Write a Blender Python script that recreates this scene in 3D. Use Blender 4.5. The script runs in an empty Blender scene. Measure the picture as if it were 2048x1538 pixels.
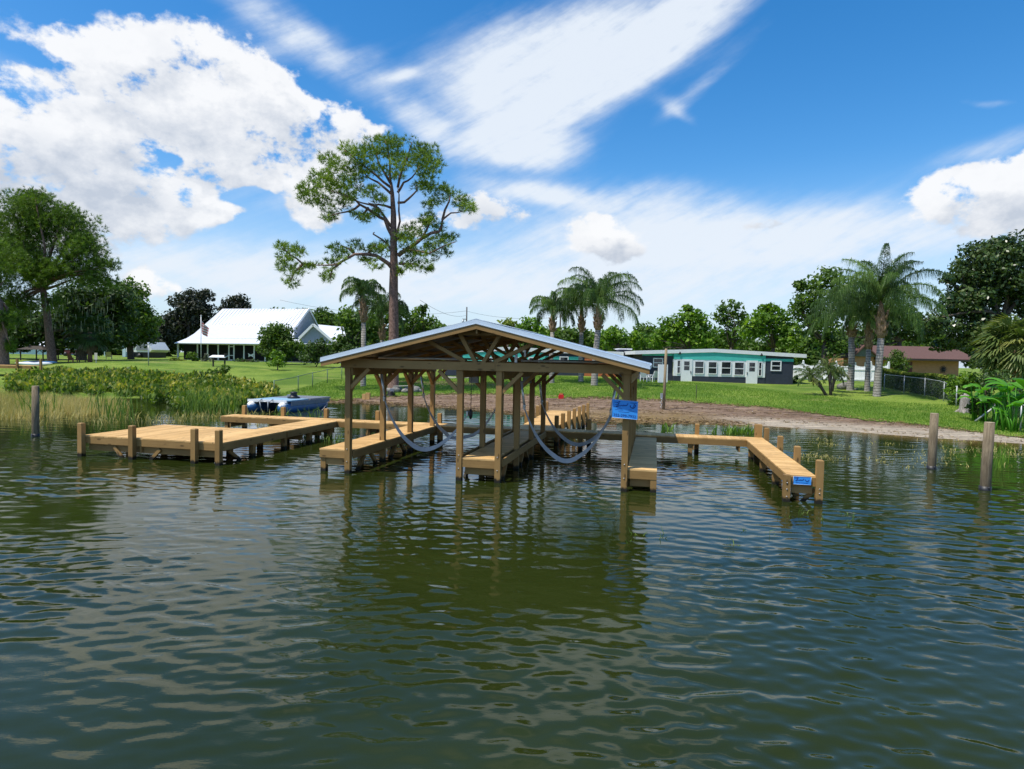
import bpy, math
import numpy as np
from mathutils import Vector, Matrix

# ---------------------------------------------------------------- camera, sun, exposure
sc = bpy.context.scene
COL = sc.collection
F_PX, PITCH, ROLL, EYE = 1260.0, 0.0415, 0.020, 3.0
_F = np.array([0, math.cos(PITCH), -math.sin(PITCH)])
_U0 = np.array([0, math.sin(PITCH), math.cos(PITCH)])
_R0 = np.array([1., 0, 0])
_R = _R0 * math.cos(ROLL) + _U0 * math.sin(ROLL)
_U = _U0 * math.cos(ROLL) - _R0 * math.sin(ROLL)
CAMP = np.array([0, 0, EYE])
cd = bpy.data.cameras.new('camera')
cam = bpy.data.objects.new('camera', cd)
COL.objects.link(cam)
cam.matrix_world = Matrix(((_R[0], _U[0], -_F[0], 0), (_R[1], _U[1], -_F[1], 0), (_R[2], _U[2], -_F[2], EYE), (0, 0, 0, 1)))
cd.sensor_fit = 'HORIZONTAL'
cd.sensor_width = 36.0
cd.lens = F_PX / 2048 * 36.0
cd.clip_start = 0.1
cd.clip_end = 3000
sc.camera = cam

SUN_EL, SUN_AZ = math.radians(64), math.radians(-120)      # azimuth from +Y, negative = to the left
sdir = Vector((math.sin(SUN_AZ) * math.cos(SUN_EL), math.cos(SUN_AZ) * math.cos(SUN_EL), math.sin(SUN_EL)))
sd = bpy.data.lights.new('sun', 'SUN')
sd.energy = 5.0
sd.angle = math.radians(0.55)
sd.color = (1.0, 0.95, 0.86)
so = bpy.data.objects.new('sun', sd)
so.rotation_euler = sdir.to_track_quat('Z', 'Y').to_euler()
COL.objects.link(so)
sc.view_settings.view_transform = 'Standard'
sc.view_settings.look = 'None'
sc.view_settings.exposure = 0.0
sc.view_settings.gamma = 1.0


def ray(x, y): return _F * F_PX + _R * (x - 1024) + _U * (769 - y)
def P(x, y, z=0.0):
    d = ray(x, y); t = (z - EYE) / d[2]; return CAMP + t * d
def W(x, y, d):
    r = ray(x, y); return CAMP + r * (d / r[1])
def sph(x, y):                                            # direction of a pixel as azimuth, elevation
    r = ray(x, y); r = r / np.linalg.norm(r); return math.atan2(r[0], r[1]), math.asin(r[2])


# ---------------------------------------------------------------- sky (world shader)
class X:
    def __init__(s, nt, k): s.nt, s.k = nt, k
    def _op(s, op, *a, clamp=False):
        n = s.nt.nodes.new('ShaderNodeMath'); n.operation = op; n.use_clamp = clamp
        for i, v in enumerate((s,) + a):
            if isinstance(v, X): s.nt.links.new(v.k, n.inputs[i])
            else: n.inputs[i].default_value = float(v)
        return X(s.nt, n.outputs[0])
    def __add__(s, o): return s._op('ADD', o)
    __radd__ = __add__
    def __sub__(s, o): return s._op('SUBTRACT', o)
    def __rsub__(s, o): return (s * -1.0) + o
    def __mul__(s, o): return s._op('MULTIPLY', o)
    __rmul__ = __mul__
    def mx(s, o): return s._op('MAXIMUM', o)
    def mn(s, o): return s._op('MINIMUM', o)
    def sat(s): return s._op('ADD', 0.0, clamp=True)
    def smooth(s, a, b):
        n = s.nt.nodes.new('ShaderNodeMapRange'); n.interpolation_type = 'SMOOTHSTEP'
        s.nt.links.new(s.k, n.inputs[0]); n.inputs[1].default_value = a; n.inputs[2].default_value = b
        return X(s.nt, n.outputs[0])


def comb(nt, a, b, c):
    n = nt.nodes.new('ShaderNodeCombineXYZ')
    for i, v in enumerate((a, b, c)):
        if isinstance(v, X): nt.links.new(v.k, n.inputs[i])
        else: n.inputs[i].default_value = v
    return n.outputs[0]


def noise(nt, vec, scale, detail=5, rough=0.55, lac=2.0, dist=0.0):
    n = nt.nodes.new('ShaderNodeTexNoise')
    if vec is not None: nt.links.new(vec, n.inputs['Vector'])
    n.inputs['Scale'].default_value = scale; n.inputs['Detail'].default_value = detail
    n.inputs['Roughness'].default_value = rough; n.inputs['Lacunarity'].default_value = lac
    n.inputs['Distortion'].default_value = dist
    return X(nt, n.outputs['Fac'])


def mixc(nt, f, a, b):
    n = nt.nodes.new('ShaderNodeMix'); n.data_type = 'RGBA'
    for i, v in ((0, f), (6, a), (7, b)):
        if isinstance(v, X): nt.links.new(v.k, n.inputs[i])
        elif isinstance(v, bpy.types.NodeSocket): nt.links.new(v, n.inputs[i])
        elif isinstance(v, (tuple, list)): n.inputs[i].default_value = (*v[:3], 1)
        else: n.inputs[i].default_value = v
    return n.outputs[2]


world = bpy.data.worlds.new('World')
sc.world = world
world.use_nodes = True
nt = world.node_tree
nt.nodes.clear()
S_SKY = 0.12
# cumulus blobs given as view directions: x, y, radius x, radius y (1/2048ths of the view), tilt, weight
CUM = [(40, 340, 190, 115, 0, 1.0), (25, 222, 75, 38, 0, .95), (175, 250, 110, 90, 0, 1.), (330, 205, 170, 105, 0, 1.15), (520, 215, 150, 95, .1, 1.1),
       (300, 110, 110, 45, -.3, .6), (560, 280, 165, 70, 0, 1.05), (430, 335, 85, 42, 0, .85), (258, 372, 90, 48, .1, .95), (430, 408, 72, 22, 0, .85),
       (715, 262, 85, 42, 0, .95), (280, 298, 66, 20, .15, -.95), (335, 322, 44, 15, -.3, -.9), (600, 345, 60, 18, 0, -.6), (100, 120, 60, 20, 0, -.5), (420, 175, 60, 12, .2, -.4), (200, 200, 22, 22, 0, -.4), (345, 385, 34, 34, 0, -.7), (500, 390, 70, 26, 0, -.9), (150, 175, 60, 25, .3, -.5), (640, 175, 70, 25, -.3, -.6), (80, 430, 170, 45, 0, .75), (650, 428, 75, 48, 0, .85), (960, 418, 110, 48, 0, .8), (1198, 452, 66, 40, 0, 1.05), (1235, 492, 82, 26, 0, .7),
       (1556, 456, 74, 20, -.2, 1.0), (1945, 388, 90, 36, -.1, 1.0), (2050, 365, 90, 55, 0, 1.0), (2010, 430, 80, 36, 0, .7), (320, 588, 52, 24, 0, .85),
       (262, 560, 30, 30, 0, .75), (590, 330, 60, 60, 0, .8), (840, 455, 80, 36, 0, .7), (-250, 250, 220, 130, 0, 1.), (2300, 250, 150, 70, 0, .9)]
CIR = [(1130, 90, 270, 75, -.22, 1.15), (1050, 205, 150, 85, -.3, 1.1), (1040, 300, 130, 34, .1, 1.0), (1360, 50, 170, 50, -.45, .95), (1085, 383, 130, 22, .05, .85), (1240, 150, 150, 45, -.5, .8),
       (600, 60, 150, 38, .25, .85), (430, 95, 150, 34, -.1, .55), (830, 250, 120, 34, .5, .6), (1400, 175, 120, 18, -.6, .45), (1350, 225, 55, 18, .4, .42), (1650, 470, 420, 60, 0, .85), (1300, 480, 260, 60, 0, .8),
       (1150, 575, 700, 70, 0, .75), (450, 540, 600, 70, 0, .7), (40, 160, 90, 26, .3, .5), (2000, 290, 120, 26, -.2, .55), (1980, 205, 50, 9, .1, .35),
       (800, 150, 50, 11, -.3, .55), (1250, 395, 220, 34, 0, .5), (700, 400, 300, 50, 0, .5)]


def gauss_sum(nt, a, e, blobs):
    tot = None
    for (px, py, rx, ry, rot, w) in blobs:
        a0, e0 = sph(px, py)
        c, s = math.cos(rot + .02), math.sin(rot + .02)
        rx, ry = rx / F_PX * .93, ry / F_PX * .93
        da, de = a - a0, e - e0
        u = da * (c / rx) + de * (-s / rx)
        v = da * (s / ry) + de * (c / ry)
        q = u * u + v * v
        g = X(nt, q.k)._op('MULTIPLY', -1.0)
        g = g._op('EXPONENT') * w
        tot = g if tot is None else tot + g
    return tot


def cumulus_group():
    g = bpy.data.node_groups.new('cumulus_density', 'ShaderNodeTree')
    g.interface.new_socket('A', in_out='INPUT', socket_type='NodeSocketFloat')
    g.interface.new_socket('E', in_out='INPUT', socket_type='NodeSocketFloat')
    g.interface.new_socket('D', in_out='OUTPUT', socket_type='NodeSocketFloat')
    gi, go = g.nodes.new('NodeGroupInput'), g.nodes.new('NodeGroupOutput')
    a, e = X(g, gi.outputs[0]), X(g, gi.outputs[1])
    v = comb(g, a, e * 1.35, 0.3)
    w1 = noise(g, v, 9.0, 3) - 0.5
    w2 = noise(g, comb(g, a + 5.2, e * 1.35, 1.7), 9.0, 3) - 0.5
    tot = gauss_sum(g, a + w1 * 0.11, e + w2 * 0.075, CUM)
    tot = tot.mn(.90)
    n = noise(g, v, 11.0, 10, .60, 2.15)
    # elsewhere in the sky: scattered cumulus of the same kind
    n2 = noise(g, v, 34.0, 8, .62, 2.1)
    d = tot + ((n - 0.5) * 2.8 + (n2 - 0.5) * 0.85) * (tot.mx(0.0) * 1.3 + 0.12).mn(1.0)
    g.links.new(d.k, go.inputs[0])
    return g


tc = nt.nodes.new('ShaderNodeTexCoord')
nrm = nt.nodes.new('ShaderNodeVectorMath'); nrm.operation = 'NORMALIZE'
nt.links.new(tc.outputs['Generated'], nrm.inputs[0])
sp = nt.nodes.new('ShaderNodeSeparateXYZ'); nt.links.new(nrm.outputs[0], sp.inputs[0])
dx, dy, dz = X(nt, sp.outputs[0]), X(nt, sp.outputs[1]), X(nt, sp.outputs[2])
AZ = dx._op('ARCTAN2', dy)
EL = dz._op('ARCSINE')
grp = cumulus_group()
def dens(a, e):
    n = nt.nodes.new('ShaderNodeGroup'); n.node_tree = grp
    nt.links.new(a.k, n.inputs[0]); nt.links.new(e.k, n.inputs[1])
    return X(nt, n.outputs[0])
D0 = dens(AZ, EL)
D1 = dens(AZ + (-0.022), EL + 0.034)
cov = D0.smooth(0.40, 0.78)
shade = ((D0 - D1) * 0.8 + 0.70 + (D0 - 0.90).mn(0.6) * -0.25).sat()
# scattered cumulus outside the framed part of the sky
vv = comb(nt, dx, dy, dz * 2.0)
sc_n = noise(nt, vv, 2.3, 8, .56)
front = dy.smooth(-0.15, 0.35)
high = EL.smooth(0.62, 0.85)
outside = ((1.0 - front).mx(high))
cov2 = sc_n.smooth(0.50, 0.62) * outside * 0.6
cv = comb(nt, AZ * 1.6 + EL * 0.9, EL * 10.0 - AZ * 4.6, 0.0)
stre = noise(nt, cv, 3.2, 8, .60)
fine = noise(nt, comb(nt, AZ * 3.0, EL * 6.0, 2.0), 9.0, 8, .62)
wa = noise(nt, comb(nt, AZ, EL, 4.0), 5.0, 4) - 0.5
C0 = gauss_sum(nt, AZ + wa * 0.10, EL + wa * 0.06, CIR).mn(1.15)
cir = (C0 + (stre - 0.5) * 1.15 * (0.2 + C0) + (fine - 0.5) * 0.7 * C0).smooth(0.12, 1.12)
cir = cir * 0.95
sky = nt.nodes.new('ShaderNodeTexSky')
sky.sky_type = 'NISHITA'; sky.sun_disc = False
sky.sun_elevation = SUN_EL; sky.sun_rotation = SUN_AZ
sky.altitude = 0; sky.air_density = 1.0; sky.dust_density = 0.6; sky.ozone_density = 2.2
hs = nt.nodes.new('ShaderNodeHueSaturation')
nt.links.new(sky.outputs[0], hs.inputs['Color']); hs.inputs['Saturation'].default_value = 1.41; hs.inputs['Value'].default_value = 1.52
K = 1.0 / S_SKY
def em(r, g, b): return (r * K, g * K, b * K)
veil = (EL.smooth(-0.05, 0.30) * -1.0 + 1.0) * 0.84
c = mixc(nt, veil, hs.outputs[0], em(.60, .74, .94))
c = mixc(nt, cir, c, em(.82, .89, .98))
GREY = [(100, 400, 170, 50, 0, .55), (960, 435, 110, 40, 0, .5), (1250, 506, 75, 20, 0, .5), (1556, 458, 85, 26, 0, .75), (330, 262, 130, 22, .1, .35), (650, 300, 110, 22, 0, .3), (120, 300, 110, 26, 0, .3), (2010, 440, 90, 30, 0, .45), (262, 395, 70, 22, 0, .4), (430, 360, 60, 14, 0, .35)]
shade = (shade - gauss_sum(nt, AZ, EL, GREY) * (0.55 + stre) + (noise(nt, comb(nt, AZ, EL * 1.4, 7.0), 15.0, 7, .6) - 0.5) * 0.9).sat()
cumc = mixc(nt, shade, em(.56, .62, .72), em(.97, .98, 1.0))
c = mixc(nt, cov * 0.97, c, cumc)
c = mixc(nt, cov2, c, em(.88, .91, .96))
bg = nt.nodes.new('ShaderNodeBackground'); bg.inputs[1].default_value = S_SKY
nt.links.new(c, bg.inputs[0])
wo = nt.nodes.new('ShaderNodeOutputWorld'); nt.links.new(bg.outputs[0], wo.inputs[0])
world.cycles.sampling_method = 'MANUAL'; world.cycles.sample_map_resolution = 512

# ---------------------------------------------------------------- material helpers
def newmat(name):
    m = bpy.data.materials.new(name); m.use_nodes = True
    t = m.node_tree; b = t.nodes['Principled BSDF']
    return m, t, b


def objvec(t, scale=(1, 1, 1)):
    g = t.nodes.new('ShaderNodeNewGeometry')
    mp = t.nodes.new('ShaderNodeMapping'); mp.inputs['Scale'].default_value = scale
    t.links.new(g.outputs['Position'], mp.inputs[0])
    return mp.outputs[0]


def bump(t, b, h, strength, dist):
    n = t.nodes.new('ShaderNodeBump'); n.inputs['Strength'].default_value = strength; n.inputs['Distance'].default_value = dist
    t.links.new(h.k, n.inputs['Height']); t.links.new(n.outputs[0], b.inputs['Normal'])


def plain(name, col, rough=.6, var=.12, metal=0., scale=3., spec=.5, bumpd=0.):
    m, t, b = newmat(name)
    n = noise(t, objvec(t), scale, 5)
    lo = tuple(c * (1 - var) for c in col); hi = tuple(min(1, c * (1 + var)) for c in col)
    t.links.new(mixc(t, n.smooth(.3, .7), lo, hi), b.inputs['Base Color'])
    b.inputs['Roughness'].default_value = rough; b.inputs['Metallic'].default_value = metal
    b.inputs['Specular IOR Level'].default_value = spec
    if bumpd: bump(t, b, n, .6, bumpd)
    return m


def attr(t, name, kind='Fac'):
    a = t.nodes.new('ShaderNodeAttribute'); a.attribute_name = name
    return X(t, a.outputs['Fac']) if kind == 'Fac' else a.outputs['Vector']


def wood(name, c1, c2, rough=.65, wet=True, knots=True):
    m, t, b = newmat(name)
    gc = attr(t, 'gc', 'V')
    mp = t.nodes.new('ShaderNodeMapping'); mp.inputs['Scale'].default_value = (1.2, 22, 22)
    t.links.new(gc, mp.inputs[0])
    g = noise(t, mp.outputs[0], 1.0, 6, .65, dist=.8)
    mp2 = t.nodes.new('ShaderNodeMapping'); mp2.inputs['Scale'].default_value = (1.1, 2.6, 2.6)
    t.links.new(gc, mp2.inputs[0])
    blot = noise(t, mp2.outputs[0], 1.3, 4)
    tint = attr(t, 'tint')
    f = (g * .65 + tint * .60 + blot * .55 - .38).sat()
    col = mixc(t, f, c1, c2)
    wb = noise(t, objvec(t, (.9, .9, .9)), 1.3, 5, .65)
    col = mixc(t, wb.smooth(.35, .7) * .38, col, tuple(x * .62 for x in c1))
    if knots:
        v = t.nodes.new('ShaderNodeTexVoronoi'); mp3 = t.nodes.new('ShaderNodeMapping'); mp3.inputs['Scale'].default_value = (2.2, 6., 6.)
        t.links.new(gc, mp3.inputs[0]); t.links.new(mp3.outputs[0], v.inputs['Vector']); v.inputs['Scale'].default_value = 1.0
        kf = 1.0 - X(t, v.outputs['Distance']).smooth(.08, .20)
        col = mixc(t, kf * .75, col, tuple(x * .28 for x in c1))
    if wet:
        z = t.nodes.new('ShaderNodeNewGeometry'); s = t.nodes.new('ShaderNodeSeparateXYZ'); t.links.new(z.outputs['Position'], s.inputs[0])
        wn = noise(t, objvec(t, (7, 7, 1.5)), 2.0, 4)
        zz = X(t, s.outputs[2]) - wn * .14
        col = mixc(t, 1.0 - zz.smooth(-.02, .06), col, (.018, .016, .010))
    t.links.new(col, b.inputs['Base Color']); b.inputs['Roughness'].default_value = rough
    b.inputs['Specular IOR Level'].default_value = .3
    bump(t, b, g, .5, .004)
    return m


def leafmat(name, cols, trans=.35, rough=.55, tc=(1.6, 1.7, .6)):
    m, t, b = newmat(name)
    tint = attr(t, 'tint')
    r = t.nodes.new('ShaderNodeValToRGB')
    while len(r.color_ramp.elements) < len(cols): r.color_ramp.elements.new(.5)
    for i, c_ in enumerate(cols):
        r.color_ramp.elements[i].position = i / (len(cols) - 1); r.color_ramp.elements[i].color = (*c_, 1)
    t.links.new(tint.k, r.inputs[0])
    b.inputs['Roughness'].default_value = rough; b.inputs['Specular IOR Level'].default_value = .35
    t.links.new(r.outputs[0], b.inputs['Base Color'])
    tr = t.nodes.new('ShaderNodeBsdfTranslucent')
    bc = t.nodes.new('ShaderNodeMix'); bc.data_type = 'RGBA'; bc.blend_type = 'MULTIPLY'; bc.inputs[0].default_value = 1
    t.links.new(r.outputs[0], bc.inputs[6]); bc.inputs[7].default_value = (*tc, 1)
    t.links.new(bc.outputs[2], tr.inputs[0])
    ms = t.nodes.new('ShaderNodeMixShader'); ms.inputs[0].default_value = trans
    t.links.new(b.outputs[0], ms.inputs[1]); t.links.new(tr.outputs[0], ms.inputs[2])
    t.links.new(ms.outputs[0], t.nodes['Material Output'].inputs[0])
    return m


def bark(name, c1, c2, sc_=(6, 6, 1.6), rings=False):
    m, t, b = newmat(name)
    n = noise(t, objvec(t, sc_), 2.2, 6, .7, dist=.6)
    col = mixc(t, n.smooth(.32, .68), c1, c2)
    if rings:
        z = t.nodes.new('ShaderNodeNewGeometry'); s = t.nodes.new('ShaderNodeSeparateXYZ'); t.links.new(z.outputs['Position'], s.inputs[0])
        w = (X(t, s.outputs[2]) * 34.0 + noise(t, objvec(t), 1.5, 2) * 5.0)._op('SINE')
        col = mixc(t, w.smooth(.35, .95) * .7, col, tuple(x * .35 for x in c1))
    t.links.new(col, b.inputs['Base Color']); b.inputs['Roughness'].default_value = .9
    b.inputs['Specular IOR Level'].default_value = .15
    bump(t, b, n, .8, .03)
    return m


M = {}
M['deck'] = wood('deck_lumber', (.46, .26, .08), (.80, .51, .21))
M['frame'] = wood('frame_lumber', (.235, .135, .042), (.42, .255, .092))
M['piling'] = bark('piling_wood', (.13, .10, .065), (.25, .20, .13), (9, 9, 1.2))
M['metal_roof'] = plain('galvanised_roof', (.62, .72, .82), .32, .05, 0.55)
M['trim'] = plain('galvanised_trim', (.64, .72, .80), .30, .04, 0.35)
M['alum'] = plain('aluminium', (.62, .63, .64), .35, .06, .5)
M['strap'] = plain('grey_webbing', (.40, .39, .38), .85, .12)
M['black'] = plain('black_plastic', (.015, .015, .017), .5)
M['bluesign'] = plain('blue_sign', (.035, .30, .80), .5, .04)
M['navyink'] = plain('navy_ink', (.008, .035, .22), .6, 0.)
M['paleedge'] = plain('pale_sign_edge', (.42, .58, .80), .5, .0)
M['boltsteel'] = plain('bolt_steel', (.45, .45, .45), .4, .1, .8)
M['cable'] = plain('wire_cable', (.09, .09, .095), .5)

# ---------------------------------------------------------------- mesh helpers
rng = np.random.default_rng(7)


def props(o, label=None, cat=None, group=None, kind=None):
    if label: o['label'] = label
    if cat: o['category'] = cat
    if group: o['group'] = group
    if kind: o['kind'] = kind
    return o


def thing(name, label, cat, loc=(0, 0, 0), rz=0., group=None, kind=None):
    o = bpy.data.objects.new(name, None); o.empty_display_size = .3
    o.location = tuple(float(v) for v in loc); o.rotation_euler = (0, 0, rz)
    COL.objects.link(o)
    o['_rz'] = rz
    return props(o, label, cat, group, kind)


def localise(V, parent):
    if parent is None: return V
    loc = np.zeros(3); rz = 0.
    q = parent; chain = []
    while q is not None: chain.append(q); q = q.parent
    for q in reversed(chain):
        if q.type == 'EMPTY' or '_loc' in q:
            l = np.array(q.location[:]); rz = q.get('_rz', 0.); loc = l
            break
    V = V - loc
    c_, s_ = math.cos(-rz), math.sin(-rz)
    R = np.array([[c_, -s_, 0], [s_, c_, 0], [0, 0, 1]])
    return V @ R.T


def link(name, me, mat, parent=None):
    o = bpy.data.objects.new(name, me); COL.objects.link(o)
    if isinstance(mat, (list, tuple)):
        for m in mat: me.materials.append(m)
    elif mat is not None: me.materials.append(mat)
    if parent is not None: o.parent = parent
    return o


def basis(d):
    d = d / (np.linalg.norm(d) + 1e-12)
    up = np.array([0, 0, 1.]) if abs(d[2]) < .95 else np.array([1., 0, 0])
    s = np.cross(d, up); s /= np.linalg.norm(s)
    t = np.cross(s, d)
    return d, s, t


class MB:
    def __init__(s): s.v = []; s.f = []; s.t = []; s.g = []; s.n = 0; s.sm = []
    def add(s, v, f, tint=None, gc=None, smooth=False):
        v = np.asarray(v, float); k = len(v)
        tint = rng.random() if tint is None else tint
        s.v.append(v); s.f += [tuple(i + s.n for i in q) for q in f]; s.sm += [smooth] * len(f)
        s.t.append(np.full(k, tint) if np.isscalar(tint) else np.asarray(tint)); s.g.append(v if gc is None else gc); s.n += k
    def hexa(s, c8, tint=None, gc=None):
        s.add(c8, [(0, 3, 2, 1), (4, 5, 6, 7), (0, 1, 5, 4), (1, 2, 6, 5), (2, 3, 7, 6), (3, 0, 4, 7)], tint, gc)
    def box(s, x0, x1, y0, y1, z0, z1, tint=None):
        if x0 > x1: x0, x1 = x1, x0
        if y0 > y1: y0, y1 = y1, y0
        if z0 > z1: z0, z1 = z1, z0
        c = np.array([(x0, y0, z0), (x1, y0, z0), (x1, y1, z0), (x0, y1, z0), (x0, y0, z1), (x1, y0, z1), (x1, y1, z1), (x0, y1, z1)], float)
        d = np.array([x1 - x0, y1 - y0, z1 - z0]); o = np.argsort(-d)
        s.hexa(c, tint, c[:, o] + rng.random(3) * 50)
    def beam(s, a, b, w, h, tint=None, up=None):
        a, b = np.asarray(a, float), np.asarray(b, float)
        d, sd_, t = basis(b - a)
        if up is not None:
            sd_ = np.cross(d, up); sd_ /= np.linalg.norm(sd_); t = np.cross(sd_, d)
        L = np.linalg.norm(b - a); c = []; g = []
        for (e, l) in ((a, 0), (b, L)):
            for (i, j) in ((-1, -1), (1, -1), (1, 1), (-1, 1)):
                c.append(e + sd_ * i * w / 2 + t * j * h / 2); g.append((l, i * w / 2, j * h / 2))
        s.add(c, [(0, 1, 2, 3), (7, 6, 5, 4), (0, 4, 5, 1), (1, 5, 6, 2), (2, 6, 7, 3), (3, 7, 4, 0)], tint, np.array(g) + rng.random(3) * 50)
    def tube(s, pts, rad, n=8, caps=True, tint=None, smooth=True, squash=1.):
        pts = np.asarray(pts, float); m = len(pts)
        rad = np.full(m, rad) if np.isscalar(rad) else np.asarray(rad)
        v = []; g = []; L = 0
        prev = None
        for i in range(m):
            d = pts[min(i + 1, m - 1)] - pts[max(i - 1, 0)]
            d, sd_, t = basis(d)
            if prev is not None:
                sd_ = prev - d * (prev @ d); sd_ /= np.linalg.norm(sd_); t = np.cross(sd_, d)
            prev = sd_
            if i: L += np.linalg.norm(pts[i] - pts[i - 1])
            for k in range(n):
                a = 2 * math.pi * k / n
                v.append(pts[i] + (sd_ * math.cos(a) + t * math.sin(a) * squash) * rad[i]); g.append((L, rad[i] * math.cos(a), rad[i] * math.sin(a)))
        f = [(i * n + k, i * n + (k + 1) % n, (i + 1) * n + (k + 1) % n, (i + 1) * n + k) for i in range(m - 1) for k in range(n)]
        if caps: f += [tuple(range(n))[::-1], tuple(range((m - 1) * n, m * n))]
        s.add(v, f, tint, np.array(g) + rng.random(3) * 50, smooth)
    def prism(s, poly, off, tint=None):                       # polygon (n,3) extruded by vector off
        poly = np.asarray(poly, float); n = len(poly); off = np.asarray(off, float)
        v = np.vstack([poly, poly + off])
        s.add(v, [tuple(range(n)), tuple(range(2 * n - 1, n - 1, -1))] + [(i, i + n, (i + 1) % n + n, (i + 1) % n) for i in range(n)], tint)
    def lathe(s, c, prof, n=16, tint=None, smooth=True):
        c = np.asarray(c, float); v = []
        for (r, z) in prof:
            for k in range(n):
                a = 2 * math.pi * k / n; v.append(c + np.array([r * math.cos(a), r * math.sin(a), z]))
        m = len(prof)
        f = [(i * n + k, i * n + (k + 1) % n, (i + 1) * n + (k + 1) % n, (i + 1) * n + k) for i in range(m - 1) for k in range(n)]
        f += [tuple(range(n))[::-1], tuple(range((m - 1) * n, m * n))]
        s.add(v, f, tint, None, smooth)
    def ball(s, c, r, n=10, m=7, tint=None):
        r = np.array([r] * 3 if np.isscalar(r) else r, float); v = []
        for i in range(m + 1):
            th = math.pi * i / m
            for k in range(n):
                a = 2 * math.pi * k / n
                v.append(np.asarray(c) + r * np.array([max(math.sin(th), .02) * math.cos(a), max(math.sin(th), .02) * math.sin(a), -math.cos(th)]))
        f = [(i * n + k, i * n + (k + 1) % n, (i + 1) * n + (k + 1) % n, (i + 1) * n + k) for i in range(m) for k in range(n)]
        f += [tuple(range(n))[::-1], tuple(range(m * n, (m + 1) * n))]
        s.add(v, f, tint, None, True)
    def build(s, name, mat, parent=None, local=False):
        V = np.vstack(s.v); G = np.vstack(s.g)
        if not local: V = localise(V, parent)
        me = bpy.data.meshes.new(name); me.from_pydata(V.tolist(), [], s.f)
        me.polygons.foreach_set('use_smooth', s.sm)
        a = me.attributes.new('tint', 'FLOAT', 'POINT'); a.data.foreach_set('value', np.concatenate(s.t).astype('f'))
        a = me.attributes.new('gc', 'FLOAT_VECTOR', 'POINT'); a.data.foreach_set('vector', G.astype('f').ravel())
        me.update()
        return link(name, me, mat, parent)


def quads(name, Q, tint, mat, parent=None):
    Q = np.asarray(Q, float); n = len(Q)
    V = localise(Q.reshape(-1, 3), parent).astype('f')
    me = bpy.data.meshes.new(name)
    me.vertices.add(n * 4); me.vertices.foreach_set('co', V.ravel())
    me.loops.add(n * 4); me.loops.foreach_set('vertex_index', np.arange(n * 4, dtype='i'))
    me.polygons.add(n); me.polygons.foreach_set('loop_start', np.arange(0, n * 4, 4, dtype='i'))
    a = me.attributes.new('tint', 'FLOAT', 'POINT'); a.data.foreach_set('value', np.repeat(np.clip(tint, 0, 1), 4).astype('f'))
    me.update(calc_edges=True)
    return link(name, me, mat, parent)


def unit(v): return v / (np.linalg.norm(v, axis=-1, keepdims=True) + 1e-9)
def rdir(n): return unit(rng.normal(size=(n, 3)))


def leaves(c, nrm, size, asp=.5):
    nrm = unit(nrm); t = unit(np.cross(nrm, rdir(len(c)))); b = np.cross(nrm, t); s = size[:, None]
    return np.stack([c - t * s, c - b * s * asp, c + t * s, c + b * s * asp], 1)


def blades(c, d, length, width):
    d = unit(d); sd_ = unit(np.cross(d, rdir(len(c)))); L = length[:, None]; w = width[:, None]
    return np.stack([c - sd_ * w, c + sd_ * w, c + d * L + sd_ * w * .25, c + d * L - sd_ * w * .25], 1)


# ---------------------------------------------------------------- the dock's own frame
DA = .2225
DO = np.array([2.627, 14.42, 0.])
DX = np.array([math.cos(DA), -math.sin(DA), 0]); DY = np.array([math.sin(DA), math.cos(DA), 0])
def DL(u, v, z): return DO + DX * u + DY * v + np.array([0, 0, z])
PW = .07                                                      # half of a 6x6 post
ZD = .585


def dthing(name, label, cat, group=None): return thing(name, label, cat, DO, -DA, group)


def decking(mb, u0, u1, v0, v1, z, run='v', fu=None):
    """boards laid across the run; fu(v) may give the two u ends"""
    a, b = (v0, v1) if run == 'v' else (u0, u1)
    n = max(1, int(round((b - a) / .146))); st = (b - a) / n
    for i in range(n):
        p, q = a + i * st + .003, a + (i + 1) * st - .003
        j = rng.normal(0, .002)
        if run == 'v':
            l, r = (u0, u1) if fu is None else fu((p + q) / 2)
            mb.box(l + j, r + j, p, q, z - .038, z)
        else: mb.box(p, q, v0 + j, v1 + j, z - .038, z)


def post(parent, u, v, z1, z0=-1.2, name='post', w=PW, bolts=None, cap=True):
    mb = MB(); mb.box(u - w, u + w, v - w, v + w, z0, z1 - (.02 if cap else 0))
    if cap:                                                   # slightly chamfered top
        c = .02
        mb.hexa(np.array([(u - w, v - w, z1 - .02), (u + w, v - w, z1 - .02), (u + w, v + w, z1 - .02), (u - w, v + w, z1 - .02), (u - w + c, v - w + c, z1), (u + w - c, v - w + c, z1), (u + w - c, v + w - c, z1), (u - w + c, v + w - c, z1)]))
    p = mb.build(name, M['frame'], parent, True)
    if bolts:
        for z in bolts: b = MB(); b.tube([(u, v - w - .014, z), (u, v - w, z)], .014, 8); b.build('bolt', M['boltsteel'], p, True)
    return p


# ---- boathouse
bh = dthing('boathouse', 'open timber boathouse with low gable metal roof and fan truss over two boat slips', 'boathouse')
UL, UML, UMR, UR = -6.93, -3.97, -3.0, 0.0
VR = [0, 2.08, 4.16, 6.2]
HB = 2.69
for i, u in enumerate((UL, UML, UMR, UR)):
    for k, v in enumerate(VR):
        post(bh, u, v, HB if k else HB + .19, cap=False, bolts=(.3, .62, 2.78) if k == 0 else None)
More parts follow.
